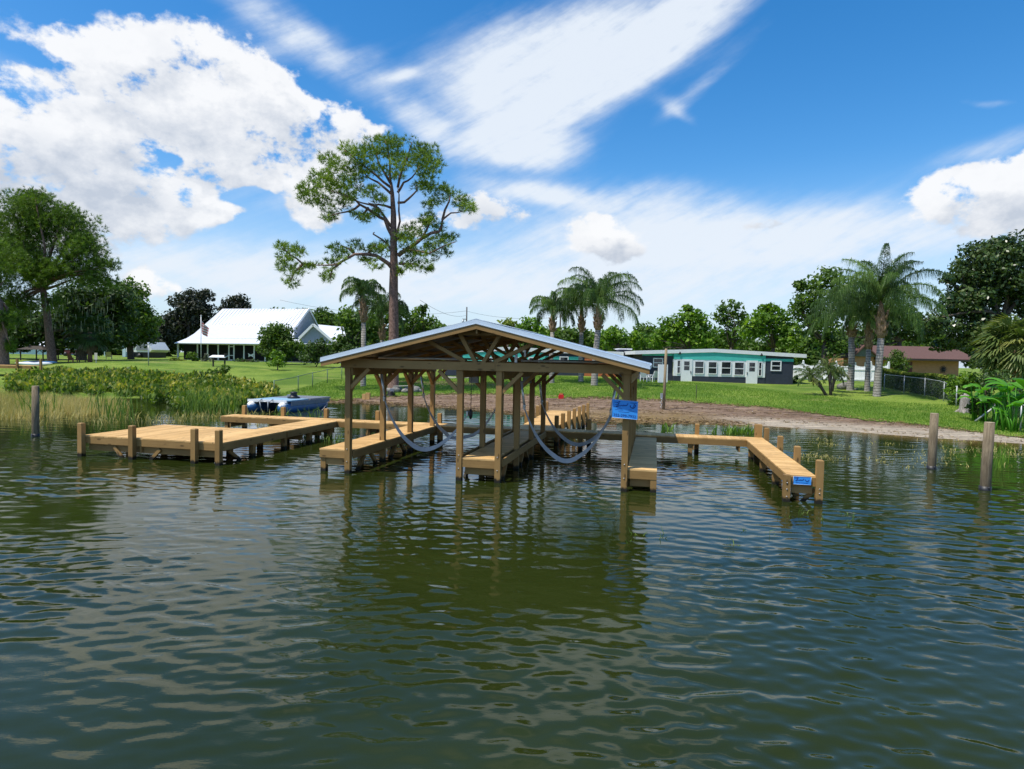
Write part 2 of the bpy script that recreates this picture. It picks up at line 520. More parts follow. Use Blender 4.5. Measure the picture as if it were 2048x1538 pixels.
# cross beams over the posts, front and back trusses
SL = (3.88 - 2.92) / 3.95                                     # roof slope
UC = -3.465
def zr(u, base=3.86): return base - abs(u - UC) * SL          # top line of the roof
for k, v in enumerate(VR):
    for s in ((-1,) if k == 0 else (-1, 1)):
        mb = MB(); vv_ = v + s * (PW + .021)
        if k == 0:
            mb.box(UL - .17, UMR - .09, vv_ - .019, vv_ + .019, HB, HB + .2); mb.box(UMR - .085, UR + .10, vv_ - .019, vv_ + .019, HB, HB + .2)
        else: mb.box(UL - .12, UR + .12, vv_ - .019, vv_ + .019, HB, HB + .2)
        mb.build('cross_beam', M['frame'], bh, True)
# side plates along the rows
for u in (UL, UML, UMR, UR):
    for s in (-1, 1):
        if u in (UML, UMR) and s * (u - UC) < 0: continue
        mb = MB(); mb.box(u + s * (PW + .021) - .019, u + s * (PW + .021) + .019, -.02, VR[3] + .05, HB - .2, HB - .003); mb.build('side_plate', M['frame'], bh, True)
# fan trusses
def member(a, b, v, w=.038, h=.14, name='truss_member'):
    mb = MB(); mb.beam((a[0], v, a[1]), (b[0], v, b[1]), w, h, up=np.array([0, 1., 0])); return mb.build(name, M['frame'], bh, True)
for k, v in enumerate((VR[0], VR[1], VR[2], VR[3])):
    z0 = HB + .19
    vt = v - .02
    for (a, b) in (((-3.585, z0), (-4.02, 3.60)), ((-3.40, z0), (-2.97, 3.60)), ((-3.85, z0 + .02), (-4.85, 3.41)), ((-3.12, z0 + .02), (-2.08, 3.41))):
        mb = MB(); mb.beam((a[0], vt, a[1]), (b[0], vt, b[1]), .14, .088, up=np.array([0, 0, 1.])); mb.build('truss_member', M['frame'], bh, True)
    mb = MB(); mb.beam((-4.02, v - .115, 3.60), (-2.91, v - .115, 3.60), .038, .14, up=np.array([0, 0, 1.])); mb.build('collar_tie', M['frame'], bh, True)
# rafters
V0, V1 = -.50, 6.95
for v in [V0 + .06, VR[0] + .075, VR[1], VR[2], VR[3], V1 - .06]:
    for s in (-1, 1):
        e = UC + s * 3.93
        mb = MB()
        zt, ze = zr(UC) - .055, zr(e) - .055
        mb.prism([(UC, v - .019, zt), (e, v - .019, ze), (e, v - .019, ze - .088), (UC, v - .019, zt - .09)], (0, .038, 0))
        mb.build('rafter', M['frame'], bh, True)
mb = MB(); mb.box(UC - .02, UC + .02, V0 + .05, V1 - .05, zr(UC) - .30, zr(UC) - .06); mb.build('ridge_board', M['frame'], bh, True)
# purlins
for s in (-1, 1):
    for q in (.25, 1.1, 1.95, 2.8, 3.7):
        u = UC + s * q; mb = MB(); mb.beam((u, V0 + .05, zr(u) - .036), (u, V1 - .05, zr(u) - .036), .085, .036); mb.build('purlin', M['frame'], bh, True)
# ribbed metal roof, each slope a sheet of real thickness with standing ribs
for s in (-1, 1):
    mb = MB(); e = UC + s * 3.98
    mb.prism([(UC, V0, zr(UC)), (e, V0, zr(e)), (e, V0, zr(e) - .012), (UC, V0, zr(UC) - .012)], (0, V1 - V0, 0))
    v = V0 + .02
    while v < V1:
        mb.prism([(UC, v, zr(UC) + .0), (e, v, zr(e) + .0), (e, v, zr(e) + .022), (UC, v, zr(UC) + .022)], (0, .035, 0)); v += .2286
    mb.build('roof_sheet', M['metal_roof'], bh, True)
    mb = MB(); mb.prism([(UC, V0 + .05, zr(UC) - .0135), (e, V0 + .05, zr(e) - .0135), (e, V0 + .05, zr(e) - .018), (UC, V0 + .05, zr(UC) - .018)], (0, V1 - V0 - .1, 0)); mb.build('shade_sheet', M['black'], bh, True)  # black sheet added below the metal, painting the roof's underside as dark shade
    for vv_ in (V0 - .014, V1 + .002):
        mb = MB(); mb.prism([(UC, vv_, zr(UC) + .035), (e, vv_, zr(e) + .035), (e, vv_, zr(e) - .075), (UC, vv_, zr(UC) - .075)], (0, .012, 0))
        mb.prism([(UC, vv_, zr(UC) + .037), (e, vv_, zr(e) + .037), (e, vv_, zr(e) + .028), (UC, vv_, zr(UC) + .028)], (0, .12 if vv_ < 0 else -.12, 0))
        mb.prism([(UC, vv_ - .008, zr(UC) - .055), (e, vv_ - .008, zr(e) - .055), (e, vv_ - .008, zr(e) - .075), (UC, vv_ - .008, zr(UC) - .075)], (0, .01, 0))
        mb.build('rake_trim', M['trim'], bh, True)
    mb = MB(); mb.box(e, e + s * .012, V0, V1, zr(e) - .07, zr(e) + .01); mb.build('eave_trim', M['trim'], bh, True)
    mb = MB(); v_ = V0 + .03
    mb.prism([(UC, v_, zr(UC) - .06), (e - s * .01, v_, zr(e) - .06), (e - s * .01, v_, zr(e) - .185), (UC, v_, zr(UC) - .195)], (0, -.036, 0)); mb.build('fascia_board', M['frame'], bh, True)
mb = MB()
for s in (-1, 1):
    mb.prism([(UC, V0 - .01, zr(UC) + .05), (UC + s * .17, V0 - .01, zr(UC + .17) + .045), (UC + s * .17, V0 - .01, zr(UC + .17) + .038), (UC, V0 - .01, zr(UC) + .04)], (0, V1 - V0 + .02, 0))
mb.build('ridge_cap', M['trim'], bh, True)
# knee braces (across the slips and along the rows)
def brace(a, b):
    mb = MB(); mb.beam(a, b, .085, .088); mb.build('knee_brace', M['frame'], bh, True)
for k, v in enumerate(VR):
    for (u, s) in ((UL, 1), (UML, -1), (UMR, 1), (UR, -1)):
        brace((u + s * .05, v, HB - .52), (u + s * .56, v, HB - .02))
for u in (UL, UML, UMR, UR):
    for k in range(4):
        for s in (-1, 1):
            if (k == 0 and s < 0) or (k == 3 and s > 0): continue
            if u in (UML, UMR): continue
            mb = MB(); mb.beam((u - .0, VR[k] + s * .05, HB - .62), (u - .0, VR[k] + s * .5, HB - .2), .088, .085); mb.build('knee_brace', M['frame'], bh, True)
# finger walkways in the boathouse
def walkway(parent, u0, u1, v0, v1, z, run='v', under=None, lower=True, name='walkway', caps=''):
    mb = MB(); decking(mb, u0, u1, v0, v1, z, run); w = mb.build('decking', M['deck'], parent, True)
    zt, zb = z - .04, z - .04 - .184
    def fas(x0, x1, y0, y1, a=zb, b=zt, nm='fascia'):
        m2 = MB(); m2.box(x0, x1, y0, y1, a, b); m2.build(nm, M['frame'], parent, True)
    if 'l' not in caps: fas(u0 + .002, u0 + .04, v0 + .042, v1 - .042)
    if 'r' not in caps: fas(u1 - .04, u1 - .002, v0 + .042, v1 - .042)
    if 'f' not in caps: fas(u0 + .002, u1 - .002, v0 + .002, v0 + .04)
    if 'b' not in caps: fas(u0 + .002, u1 - .002, v1 - .04, v1 - .002)
    m2 = MB()
    if run == 'v':
        for u in np.arange(u0 + .35, u1 - .2, .4): m2.box(u, u + .038, v0 + .05, v1 - .05, zb + .01, zt)
    else:
        for v in np.arange(v0 + .35, v1 - .2, .4): m2.box(u0 + .05, u1 - .05, v, v + .038, zb + .01, zt)
    if m2.n: m2.build('stringer', M['frame'], parent, True)
    if under:
        for q in under:
            m2 = MB()
            if run == 'v': m2.box(u0 + .06, u1 - .02, q - .019, q + .019, zb - .185, zb - .002)
            else: m2.box(q - .019, q + .019, v0 + .02, v1 - .02, zb - .185, zb - .002)
            m2.build('cross_support', M['frame'], parent, True)
    return w
walkway(bh, -7.75, UL - PW - .003, .02, 6.28, ZD, under=[.10, 2.2, 4.3], caps='b')
# left deck laps past the posts on the slip side
mbx = MB(); decking(mbx, UL - PW + .0, UL + PW + .045, VR[0] + PW + .01, VR[1] - PW - .01, ZD); decking(mbx, UL - PW, UL + PW + .045, VR[1] + PW + .01, VR[2] - PW - .01, ZD); decking(mbx, UL - PW, UL + PW + .045, VR[2] + PW + .01, VR[3] - PW - .01, ZD)
mbx.build('decking', M['deck'], bh, True)
mbx = MB(); mbx.box(UL + PW + .003, UL + PW + .041, .08, 6.28, ZD - .224, ZD - .04); mbx.build('fascia', M['frame'], bh, True)
post(bh, -7.67, .13, ZD - .04, name='piling', cap=False)
for v in (2.2, 4.3, 6.1): post(bh, -7.67, v, ZD - .04, name='piling', cap=False)
ZM = .56
walkway(bh, UML + PW + .003, UMR - PW - .003, -.05, 6.28, ZM, under=[.06, 2.0, 4.1], caps='b')
mbx = MB(); mbx.box(UMR + PW + .003, UMR + PW + .041, .09, 6.28, ZM - .184, ZM); mbx.build('fascia', M['frame'], bh, True)
mbx = MB(); mbx.box(UML - PW - .041, UML - PW - .003, .09, 6.28, ZM - .184, ZM); mbx.build('fascia', M['frame'], bh, True)
ZW = .52
walkway(bh, UR + PW + .003, .73, -.02, 6.28, ZW, under=[.10, 2.0, 4.1], caps='b')
post(bh, .66, .06, ZW - .04, name='piling', cap=False)
for v in (2.2, 4.3, 6.1): post(bh, .66, v, ZW - .04, name='piling', cap=False)
# diagonal braces under the walkways
for (u, a, b) in ((UL, 0.9, .12), (UL, 1.3, 2.0), (UL, 3.0, 2.2), (UL, 3.4, 4.1), (UML, .9, .12), (UMR, .8, .1), (UMR, 2.9, 2.2), (UMR, 3.3, 4.1), (UR, .8, .1)):
    mb = MB(); mb.beam((u, a, .32), (u, b, -.35), .088, .088); mb.build('diagonal_brace', M['frame'], bh, True)

# ---- cross walkway behind the boathouse
cw = dthing('cross_walkway', 'long narrow wooden walkway running across behind the boathouse slips', 'dock')
walkway(cw, -15.5, 3.5, 6.30, 7.10, ZD, run='u', under=[-15.1, -13.4, -11.5, -9.45, -7.0, -4.6, -1.55, 1.9, 3.3])
for i, u in enumerate((-15.1, -13.39, -11.56, -9.44, -7.0, -1.54, 2.05)): post(cw, u, 7.18, ZD + .36)
for u in (-15.3, -13.4, -11.5, -9.45, -6.7, -4.3, -1.75, 1.8): post(cw, u, 6.42, ZD - .05, name='piling', cap=False)

# ---- sun deck on the left with its arm
sdk = dthing('sun_deck', 'square bare wooden platform with four corner posts at the far left of the dock', 'dock')
walkway(sdk, -15.15, -10.62, .0, 3.05, ZD, run='u', under=[-13.2, -11.4])
walkway(sdk, -11.75, -10.62, 3.055, 6.29, ZD, run='v', under=[4.0, 5.2, 6.1], caps='fb')
for u in (-15.09, -13.39, -11.4, -10.65): post(sdk, u, -.075, ZD + .36)
for (u, v) in ((-15.0, 1.5), (-15., 2.9), (-13.3, 1.6), (-13.3, 2.9), (-11.5, 1.5), (-10.75, 1.5), (-11.6, 3.1), (-10.75, 3.1), (-11.6, 4.6), (-10.75, 4.6), (-11.6, 6.0), (-10.75, 6.0)):
    post(sdk, u, v, ZD - .05, name='piling', cap=False)
mb = MB(); mb.box(-15.0, -10.75, .09, .128, ZD - .42, ZD - .23); mb.build('cross_support', M['frame'], sdk, True)
for (a, b) in (((-13.2, .0), (-12.6, .0)), ((-13.6, .0), (-14.1, .0)), ((-10.75, 1.3), (-10.75, .4))):
    mb = MB(); mb.beam((a[0], a[1] + .06, -.3), (b[0], b[1] + .06, .3), .06, .088); mb.build('diagonal_brace', M['frame'], sdk, True)

# ---- right finger pier
rp = dthing('finger_pier', 'narrow wooden finger pier pointing to the viewer right of the boathouse', 'dock')
mb = MB(); decking(mb, 3.5, 4.09, .03, 7.10, ZD); mb.build('decking', M['deck'], rp, True)
for (x0, x1, y0, y1) in ((3.505, 3.543, .04, 7.06), (4.047, 4.085, .04, 7.06), (3.505, 4.085, 0.0, .038), (3.545, 4.045, 7.06, 7.09)):
    mb = MB(); mb.box(x0, x1, y0, y1, ZD - .224, ZD - .04); mb.build('fascia', M['frame'], rp, True)
mb = MB(); mb.box(3.6, 4.02, .05, .088, .19, .35); mb.build('cross_support', M['frame'], rp, True)
post(rp, 3.49, -.0, ZD - .0, cap=False, bolts=(.12, .28, .42))
post(rp, 4.15, .02, ZD + .36, bolts=(.22, .32))
for v in (2.3, 4.5, 6.75): post(rp, 4.165, v, ZD + .36)
for v in (2.02, 3.9, 6.11): post(rp, 3.62, v, ZD - .045, name='piling', cap=False)
mb = MB(); mb.beam((4.1, .15, .28), (3.65, .15, -.25), .04, .088); mb.build('diagonal_brace', M['frame'], rp, True)
post(rp, 3.98, 7.22, ZD + .42, w=.11)

# ---- walkway to the shore
sw = dthing('shore_walkway', 'wooden walkway from the boathouse to the beach lined with short posts', 'dock')
def swu(v): k = (v - 7.1) / 7.5; return -4.02 - .2 * k, -2.82 + .4 * k
ZS1 = .80
mb = MB()
n = 52
for i in range(n):
    a, b = 7.12 + i * 7.6 / n, 7.12 + (i + 1) * 7.6 / n - .006; l, r = swu(a); z = ZD + (ZS1 - ZD) * max(0, (a - 10) / 5)
    z = ZD
    mb.box(l, r, a, b, z - .038, z)
mb.build('decking', M['deck'], sw, True)
for s in (0, 1):
    mb = MB(); a, b = swu(7.15)[s], swu(14.7)[s]; o = .022 if s == 0 else -.022
    mb.beam((a + o, 7.15, ZD - .135), (b + o, 14.7, ZD - .135), .038, .184); mb.build('fascia', M['frame'], sw, True)
for v in (7.45, 8.6, 9.8, 11.0, 12.2, 13.3, 14.5): post(sw, swu(v)[1] + .075, v, ZD + .42)
for v in (9.1, 10.6, 11.8, 12.9, 13.9, 14.6): post(sw, swu(v)[0] - .075, v, ZD + .42)

# ---------------------------------------------------------------- boat lifts (two cradles of webbing hung from the beams)
def ribbon(mb, pts, w, side, th=.012):
    pts = np.asarray(pts, float); side = np.asarray(side, float)
    def sv(i):
        t = pts[min(i + 1, len(pts) - 1)] - pts[max(i - 1, 0)]; pz = np.cross(t, side); pz /= np.linalg.norm(pz); q = pz * .85 + side * .5; return q / np.linalg.norm(q)
    for i in range(len(pts) - 1):
        a, b = pts[i], pts[i + 1]; wa, wb = (w[i], w[i + 1]); sa_, sb_ = sv(i), sv(i + 1)
        nrm = np.cross(b - a, sa_); nrm = nrm / np.linalg.norm(nrm) * th / 2
        c = [a - sa_ * wa - nrm, a + sa_ * wa - nrm, a + sa_ * wa + nrm, a - sa_ * wa + nrm, b - sb_ * wb - nrm, b + sb_ * wb - nrm, b + sb_ * wb + nrm, b - sb_ * wb + nrm]
        mb.hexa(np.array(c))
def cat(p, q, r, n=14):                                       # quadratic curve through p - r with control q
    t = np.linspace(0, 1, n)[:, None]; p, q, r = map(np.asarray, (p, q, r))
    return (1 - t) ** 2 * p + 2 * t * (1 - t) * q + t ** 2 * r
def sling(par, uA, uB, v, zA, zB, zbot, mid, right_hook=False):
    tw = np.array([.0, 1., .0])
    cb = MB(); cb.tube([(uA - .05, v, HB + .05), (uA - .03, v, zA + .62)], .006, 5); cb.build('hoist_cable', M['cable'], par, True)
    cb = MB(); cb.tube([(uB + .04, v, HB + .05), (uB + .03, v, (zB + .62) if not right_hook else zB)], .006, 5); cb.build('hoist_cable', M['cable'], par, True)
    tb = MB(); tb.tube([(uA - .03, v, zA + .64), (uA + .06, v, zA)], .032, 8)
    tb.build('sling_tube', M['alum'], par, True)
    tb = MB()
    if not right_hook: tb.tube([(uB + .03, v, zB + .60), (uB - .06, v, zB)], .032, 8); tb.build('sling_tube', M['alum'], par, True)
    tb = MB()
    for (u, z) in ((uA + .06, zA), (uB - .06, zB)):
        tb.ball((u, v, z), (.045, .05, .07), 8, 5); tb.box(u - .02, u + .02, v - .05, v + .05, z - .09, z + .03)
    tb.build('shackle', M['boltsteel'], par, True)
    m = (uA + uB) / 2 + mid
    A = np.vstack([cat((uA + .06, v, zA - .04), (uA + .38, v, zbot + .42), (uA + .85, v, zbot + .12), 10), cat((uA + .85, v, zbot + .12), (m, v, zbot - .14), (uB - .85, v, zbot + .12), 8)[1:],
                   cat((uB - .85, v, zbot + .12), (uB - .38, v, zbot + .42), (uB - .06, v, zB - .04), 10)[1:]])
    n = len(A); w = .016 + .046 * np.sin(np.linspace(0, math.pi, n)) ** 1.3
    mb = MB(); ribbon(mb, A, w, tw); mb.build('webbing_sling', M['strap'], par, True)
def motorbox(par, u, v, z):
    mb = MB(); mb.box(u - .13, u + .13, v - .09, v, z - .15, z + .15)
    mb.box(u - .11, u + .11, v - .10, v - .09, z - .13, z + .13)
    b = mb.build('control_box', plain('grey_box', (.30, .31, .32), .5, .15, scale=14), par, True)
    mb = MB(); mb.ball((u - .15, v - .05, z + .09), .035, 8, 6); mb.tube([(u - .02, v - .05, z - .15), (u - .02, v - .05, z - .5)], .004, 5); mb.build('knob', M['black'], par, True)
l1 = dthing('boat_lift', 'grey webbing boat lift slings hanging in the left slip beside the sunlit walkway', 'boat lift', 'boat lifts hanging in the slips')
sling(l1, -6.58, -3.98 - .12, 1.25, 1.86, 1.55, .52, -.05, True)
sling(l1, -6.78, -4.15, 4.75, 1.75, 1.6, .40, -.3)
motorbox(l1, -4.20, 1.98, 2.46)
mb = MB(); mb.ball((-4.06, 1.2, 1.52), (.05, .08, .14), 10, 7); mb.tube([(-4.06, 1.2, 1.66), (-4.06, 1.2, 2.2)], .008, 5); mb.build('pulley_block', M['black'], l1, True)
for v in (1.25, 4.75):
    mb = MB(); mb.tube([(-6.7, v, HB + .26), (-4.2, v, HB + .26)], .03, 8); mb.build('drive_pipe', M['alum'], l1, True)
l2 = dthing('boat_lift', 'grey webbing boat lift slings dipping into water in the right slip behind blue sign', 'boat lift', 'boat lifts hanging in the slips')
sling(l2, -2.70, -.36, 1.25, 1.78, 1.72, .42, 0)
sling(l2, -2.86, -.42, 4.75, 1.66, 1.7, .38, 0)
motorbox(l2, -3.13, 4.02, 2.42)
for v in (1.25, 4.75):
    mb = MB(); mb.tube([(-2.75, v, HB + .26), (-.3, v, HB + .26)], .03, 8); mb.build('drive_pipe', M['alum'], l2, True)
mb = MB(); mb.box(-2.72, -2.66, .35, .42, 2.9, 3.12); mb.box(-2.52, -2.48, .5, .56, 3.05, 3.2); mb.build('motor_bracket', M['alum'], l2, True)

# ---------------------------------------------------------------- signs
def text(s, size, pos, rot, parent, mat, name='lettering', ext=.002, shear=0., sx=1.):
    cu = bpy.data.curves.new('t', 'FONT'); cu.body = s; cu.size = size; cu.extrude = ext; cu.align_x = 'CENTER'; cu.align_y = 'CENTER'; cu.shear = shear
    cu.resolution_u = 3
    o = bpy.data.objects.new('t', cu); COL.objects.link(o)
    bpy.context.view_layer.update()
    me = bpy.data.meshes.new_from_object(o.evaluated_get(bpy.context.evaluated_depsgraph_get()))
    bpy.data.objects.remove(o)
    me.materials.clear()
    p = link(name, me, mat, parent); p.location = pos; p.rotation_euler = rot; p.scale = (sx, 1, 1)
    return p
def stroke(mb, pts, cx, cz, s, v, w=.006):
    pts = [(cx + x * s, v, cz + z * s) for x, z in pts]
    for a, b in zip(pts[:-1], pts[1:]): mb.beam(a, b, .002, w, up=np.array([0, 1., 0.])) if False else mb.tube([a, b], w / 2, 5)
sg = dthing('sign', 'bright blue rectangular sign with phone number fixed across the front right boathouse post', 'sign', 'blue dock builder signs')
vs = -.16
mb = MB(); mb.hexa(np.array([(-.31, vs, 1.70), (.27, vs, 1.665), (.27, vs + .012, 1.665), (-.31, vs + .012, 1.70), (-.31, vs, 2.12), (.27, vs, 2.085), (.27, vs + .012, 2.085), (-.31, vs + .012, 2.12)])); mb.build('panel', M['bluesign'], sg, True)
mb = MB(); mb.box(-.06, .06, vs + .013, -.112, 1.66, 2.09); mb.build('backing_board', M['frame'], sg, True)
mb = MB()
for a, b in (((-.31, 1.705), (.27, 1.67)), ((-.31, 2.115), (.27, 2.08)), ((-.307, 1.70), (-.307, 2.12)), ((.267, 1.667), (.267, 2.083))): mb.tube([(a[0], vs - .002, a[1]), (b[0], vs - .002, b[1])], .005, 5)
mb.build('border', M['paleedge'], sg, True)
tr = (math.pi / 2, math.radians(3.4), 0)
text('352-299-7932', .088, (-.02, vs - .002, 1.745), tr, sg, M['navyink'], sx=1.03)
mb = MB()
def zs(u): return -(u + .02) * .06
SCR = [(-.27, 2.055), (-.20, 2.05), (-.13, 2.075), (-.17, 2.0), (-.22, 1.955), (-.18, 1.95), (-.15, 1.99), (-.12, 1.965), (-.10, 1.99), (-.08, 1.965), (-.06, 2.0), (-.045, 1.97), (-.02, 1.995), (-.01, 1.97), (.01, 1.995), (.02, 1.975), (.05, 2.04)]
for a, b in zip(SCR[:-1], SCR[1:]): mb.tube([(a[0], vs - .003, a[1]), (b[0], vs - .003, b[1])], .0055, 5)
for a, b in zip([(-.20, 2.05), (-.15, 2.02), (-.2, 2.0)], [(-.15, 2.02), (-.2, 2.0), (-.24, 1.99)]): mb.tube([(a[0], vs - .003, a[1]), (b[0], vs - .003, b[1])], .005, 5)
AN = [(.10, 1.99), (.10, 1.955), (.13, 1.93), (.165, 1.925), (.20, 1.945), (.215, 1.985)]
for a, b in zip(AN[:-1], AN[1:]): mb.tube([(a[0], vs - .003, a[1]), (b[0], vs - .003, b[1])], .009, 5)
for a, b in (((.155, 1.93), (.20, 2.03)), ((.17, 2.01), (.225, 1.99)), ((.1, 2.045), (.24, 2.04))): mb.tube([(a[0], vs - .003, a[1]), (b[0], vs - .003, b[1])], .006, 5)
for (x0, x1, z) in ((-.20, -.08, 1.905), (-.24, -.06, 1.875), (.06, .14, 1.895), (.06, .19, 1.868), (-.16, .08, 1.835), (-.27, -.12, 1.935)): mb.tube([(x0, vs - .002, z + zs(x0)), (x1, vs - .002, z + zs(x1))], .003, 5)
mb.build('script_logo', M['navyink'], sg, True)
s2 = dthing('sign', 'small blue sign with script fixed to the front end of the finger pier', 'sign', 'blue dock builder signs')
vs = -.03
mb = MB(); mb.box(3.62, 3.98, vs, vs + .012, .395, .565); mb.build('panel', M['bluesign'], s2, True)
mb = MB()
for a, b in (((3.62, .395), (3.98, .395)), ((3.62, .565), (3.98, .565)), ((3.622, .395), (3.622, .565)), ((3.978, .395), (3.978, .565))): mb.tube([(a[0], vs - .002, a[1]), (b[0], vs - .002, b[1])], .004, 5)
mb.build('border', M['paleedge'], s2, True)
mb = MB()
for a, b in zip(SCR[:-1], SCR[1:]): mb.tube([(3.80 + a[0] * .62, vs - .003, .505 + (a[1] - 2.0) * .6), (3.80 + b[0] * .62, vs - .003, .505 + (b[1] - 2.0) * .6)], .004, 5)
for a, b in zip(AN[:-1], AN[1:]): mb.tube([(3.80 + a[0] * .62, vs - .003, .50 + (a[1] - 1.97) * .6), (3.80 + b[0] * .62, vs - .003, .50 + (b[1] - 1.97) * .6)], .0055, 5)
mb.tube([(3.67, vs - .002, .435), (3.92, vs - .002, .432)], .003, 5)
mb.build('script_logo', M['navyink'], s2, True)

# ---------------------------------------------------------------- round mooring pilings
def piling(px, py, r, h, lab, lean=0.):
    c = P(px, py)
    t = thing('mooring_piling', lab, 'piling', (c[0], c[1], 0), group='round mooring pilings')
    mb = MB(); mb.tube([(c[0], c[1], -1.5), (c[0] + lean * .3, c[1], h * .4), (c[0] + lean, c[1], h)], [r, r * .98, r * .93], 18); mb.build('shaft', M['piling'], t)
    mb = MB(); mb.lathe((c[0] + lean, c[1], h), [(r * .93, .002), (r * .88, .014)], 18); mb.build('cut_top', plain('cut_wood', (.38, .30, .19), .8), t)
    mb = MB(); mb.lathe((c[0], c[1], 0), [(r + .012, -.1), (r + .012, .10)], 18); mb.ball((c[0], c[1] - r - .01, .07), .03, 8, 5); mb.build('black_wrap', M['black'], t)
piling(71, 873, .115, 1.72, 'weathered round wooden piling standing in water at far left before marsh grass', .02)
piling(1863, 938, .115, 1.63, 'round wooden piling at right standing farther back and shorter of the pair', .01)
piling(1970, 980, .118, 1.66, 'round wooden piling nearest the right edge of the view', .03)
# ---------------------------------------------------------------- terrain
SHX = np.array([P(x, y)[:2] for x, y in [(0, 800), (300, 795), (500, 798), (640, 804), (700, 806), (860, 814), (950, 820), (1060, 832), (1150, 842), (1290, 846), (1450, 848), (1560, 854), (1660, 860), (1760, 868), (1860, 876), (1960, 882), (2048, 888)]])
SX = np.concatenate([[-400, -60], SHX[:, 0], [30, 60, 400]]); SY = np.concatenate([[36, 38], SHX[:, 1], [20, 12, 0]])
ZS = ([-60, -10, -3, 0, 3, 9, 20, 35, 60, 100, 600], [-3., -1.2, -.45, 0, .20, .5, 1.28, 1.72, 1.95, 2.05, 2.6])
def shore_y(x): return np.interp(x, SX, SY)
def sdist(x, y): return (y - shore_y(x)) * .95
def gz(x, y):
    x = np.asarray(x, float); y = np.asarray(y, float)
    z = np.interp(sdist(x, y), *ZS)
    z = z + .04 * np.sin(x * .21 + y * .13) * np.clip(sdist(x, y) / 10, 0, 1)
    z = z + .55 * np.exp(-(((x + 36) / 9) ** 2 + ((y - 62) / 6) ** 2))
    z = z - .25 * np.clip((x - 15) / 8, 0, 1) * np.clip(sdist(x, y) / 10, 0, 1)
    return z
def at(px, d):                                                # ground point in a pixel column at distance d
    w = W(px, 717, d); return np.array([w[0], d, float(gz(w[0], d))])
def G(px, py, lo=15):                                         # ground point seen at a pixel
    r = ray(px, py); r = r / r[1]
    for d in np.arange(lo, 260, .25):
        w = CAMP + r * d
        if w[2] <= gz(w[0], w[1]): return w
    return CAMP + r * 260


def edge_s(x, y):                                             # where sand turns into lawn (metres inland)
    base = np.interp(x, [-200, -17, -11, -6, 0, 8, 14, 18, 22, 40], [-1.5, -1.0, 1.3, 6.0, 9.5, 9.5, 7.6, 5.0, 1.6, .5])
    return base
def gmesh(name, xs, ys, keep, dz, mat):
    XX, YY = np.meshgrid(xs, ys); ZZ = gz(XX, YY) + dz
    V = np.stack([XX, YY, ZZ], -1).reshape(-1, 3); nx = len(xs)
    i, j = np.meshgrid(np.arange(nx - 1), np.arange(len(ys) - 1)); i = i.ravel(); j = j.ravel()
    cx = (xs[i] + xs[i + 1]) / 2; cy = (ys[j] + ys[j + 1]) / 2
    k = keep(cx, cy); i = i[k]; j = j[k]
    Fq = np.stack([j * nx + i, j * nx + i + 1, (j + 1) * nx + i + 1, (j + 1) * nx + i], 1)
    u, inv = np.unique(Fq, return_inverse=True); V = V[u]; Fq = inv.reshape(Fq.shape)
    me = bpy.data.meshes.new(name); me.from_pydata(V.tolist(), [], Fq.tolist()); me.polygons.foreach_set('use_smooth', [True] * len(me.polygons))
    o = link(name, me, mat); props(o, kind='structure'); return o


# sand / mud
m, t, b = newmat('beach_sand')
pv = objvec(t)
n1 = noise(t, objvec(t, (.55, 1.6, 1)), 1.6, 7, .62); n2 = noise(t, pv, 9., 5, .6); n3 = noise(t, objvec(t, (.25, 1.4, 1)), 2.6, 6, .6, dist=1.4)
col = mixc(t, n1.smooth(.35, .65), (.24, .155, .10), (.44, .31, .215))
col = mixc(t, n3.smooth(.50, .62) * .85, col, (.11, .065, .04))
col = mixc(t, n2.smooth(.55, .75) * .5, col, (.52, .42, .32))
g_ = t.nodes.new('ShaderNodeNewGeometry'); s_ = t.nodes.new('ShaderNodeSeparateXYZ'); t.links.new(g_.outputs['Position'], s_.inputs[0])
zz = X(t, s_.outputs[2]) + (n1 - .5) * .16
wx = X(t, s_.outputs[0])
pale = (1.0 - zz.smooth(.10, .24)) * wx.smooth(9., 13.)
col = mixc(t, pale * .8, col, (.66, .56, .42))
trash = (1.0 - zz.smooth(.12, .34)) * (1.0 - wx.smooth(8.5, 12.)) * wx.smooth(-1, 6.)
col = mixc(t, trash * n2.smooth(.3, .6), col, (.33, .23, .09))
t.links.new(col, b.inputs['Base Color']); b.inputs['Roughness'].default_value = .95; b.inputs['Specular IOR Level'].default_value = .1
bump(t, b, n1 + n3 * 1.4 + n2 * .35, 1.0, .34)
M['sand'] = m
# lawn
m, t, b = newmat('lawn_grass')
n1 = noise(t, objvec(t, (.5, .5, 1)), .5, 5, .6); n2 = noise(t, objvec(t, (3, 2, 1)), 4., 5, .7); n3 = noise(t, objvec(t, (.35, .9, 1)), .8, 4)
col = mixc(t, n1.smooth(.40, .60), (.115, .19, .026), (.25, .325, .052))
col = mixc(t, n2.smooth(.35, .7) * .8, col, (.075, .155, .014))
col = mixc(t, n3.smooth(.56, .72) * .6, col, (.32, .30, .10))
t.links.new(col, b.inputs['Base Color']); b.inputs['Roughness'].default_value = .9; b.inputs['Specular IOR Level'].default_value = .15
bump(t, b, n2, 1., .10)
M['lawn'] = m

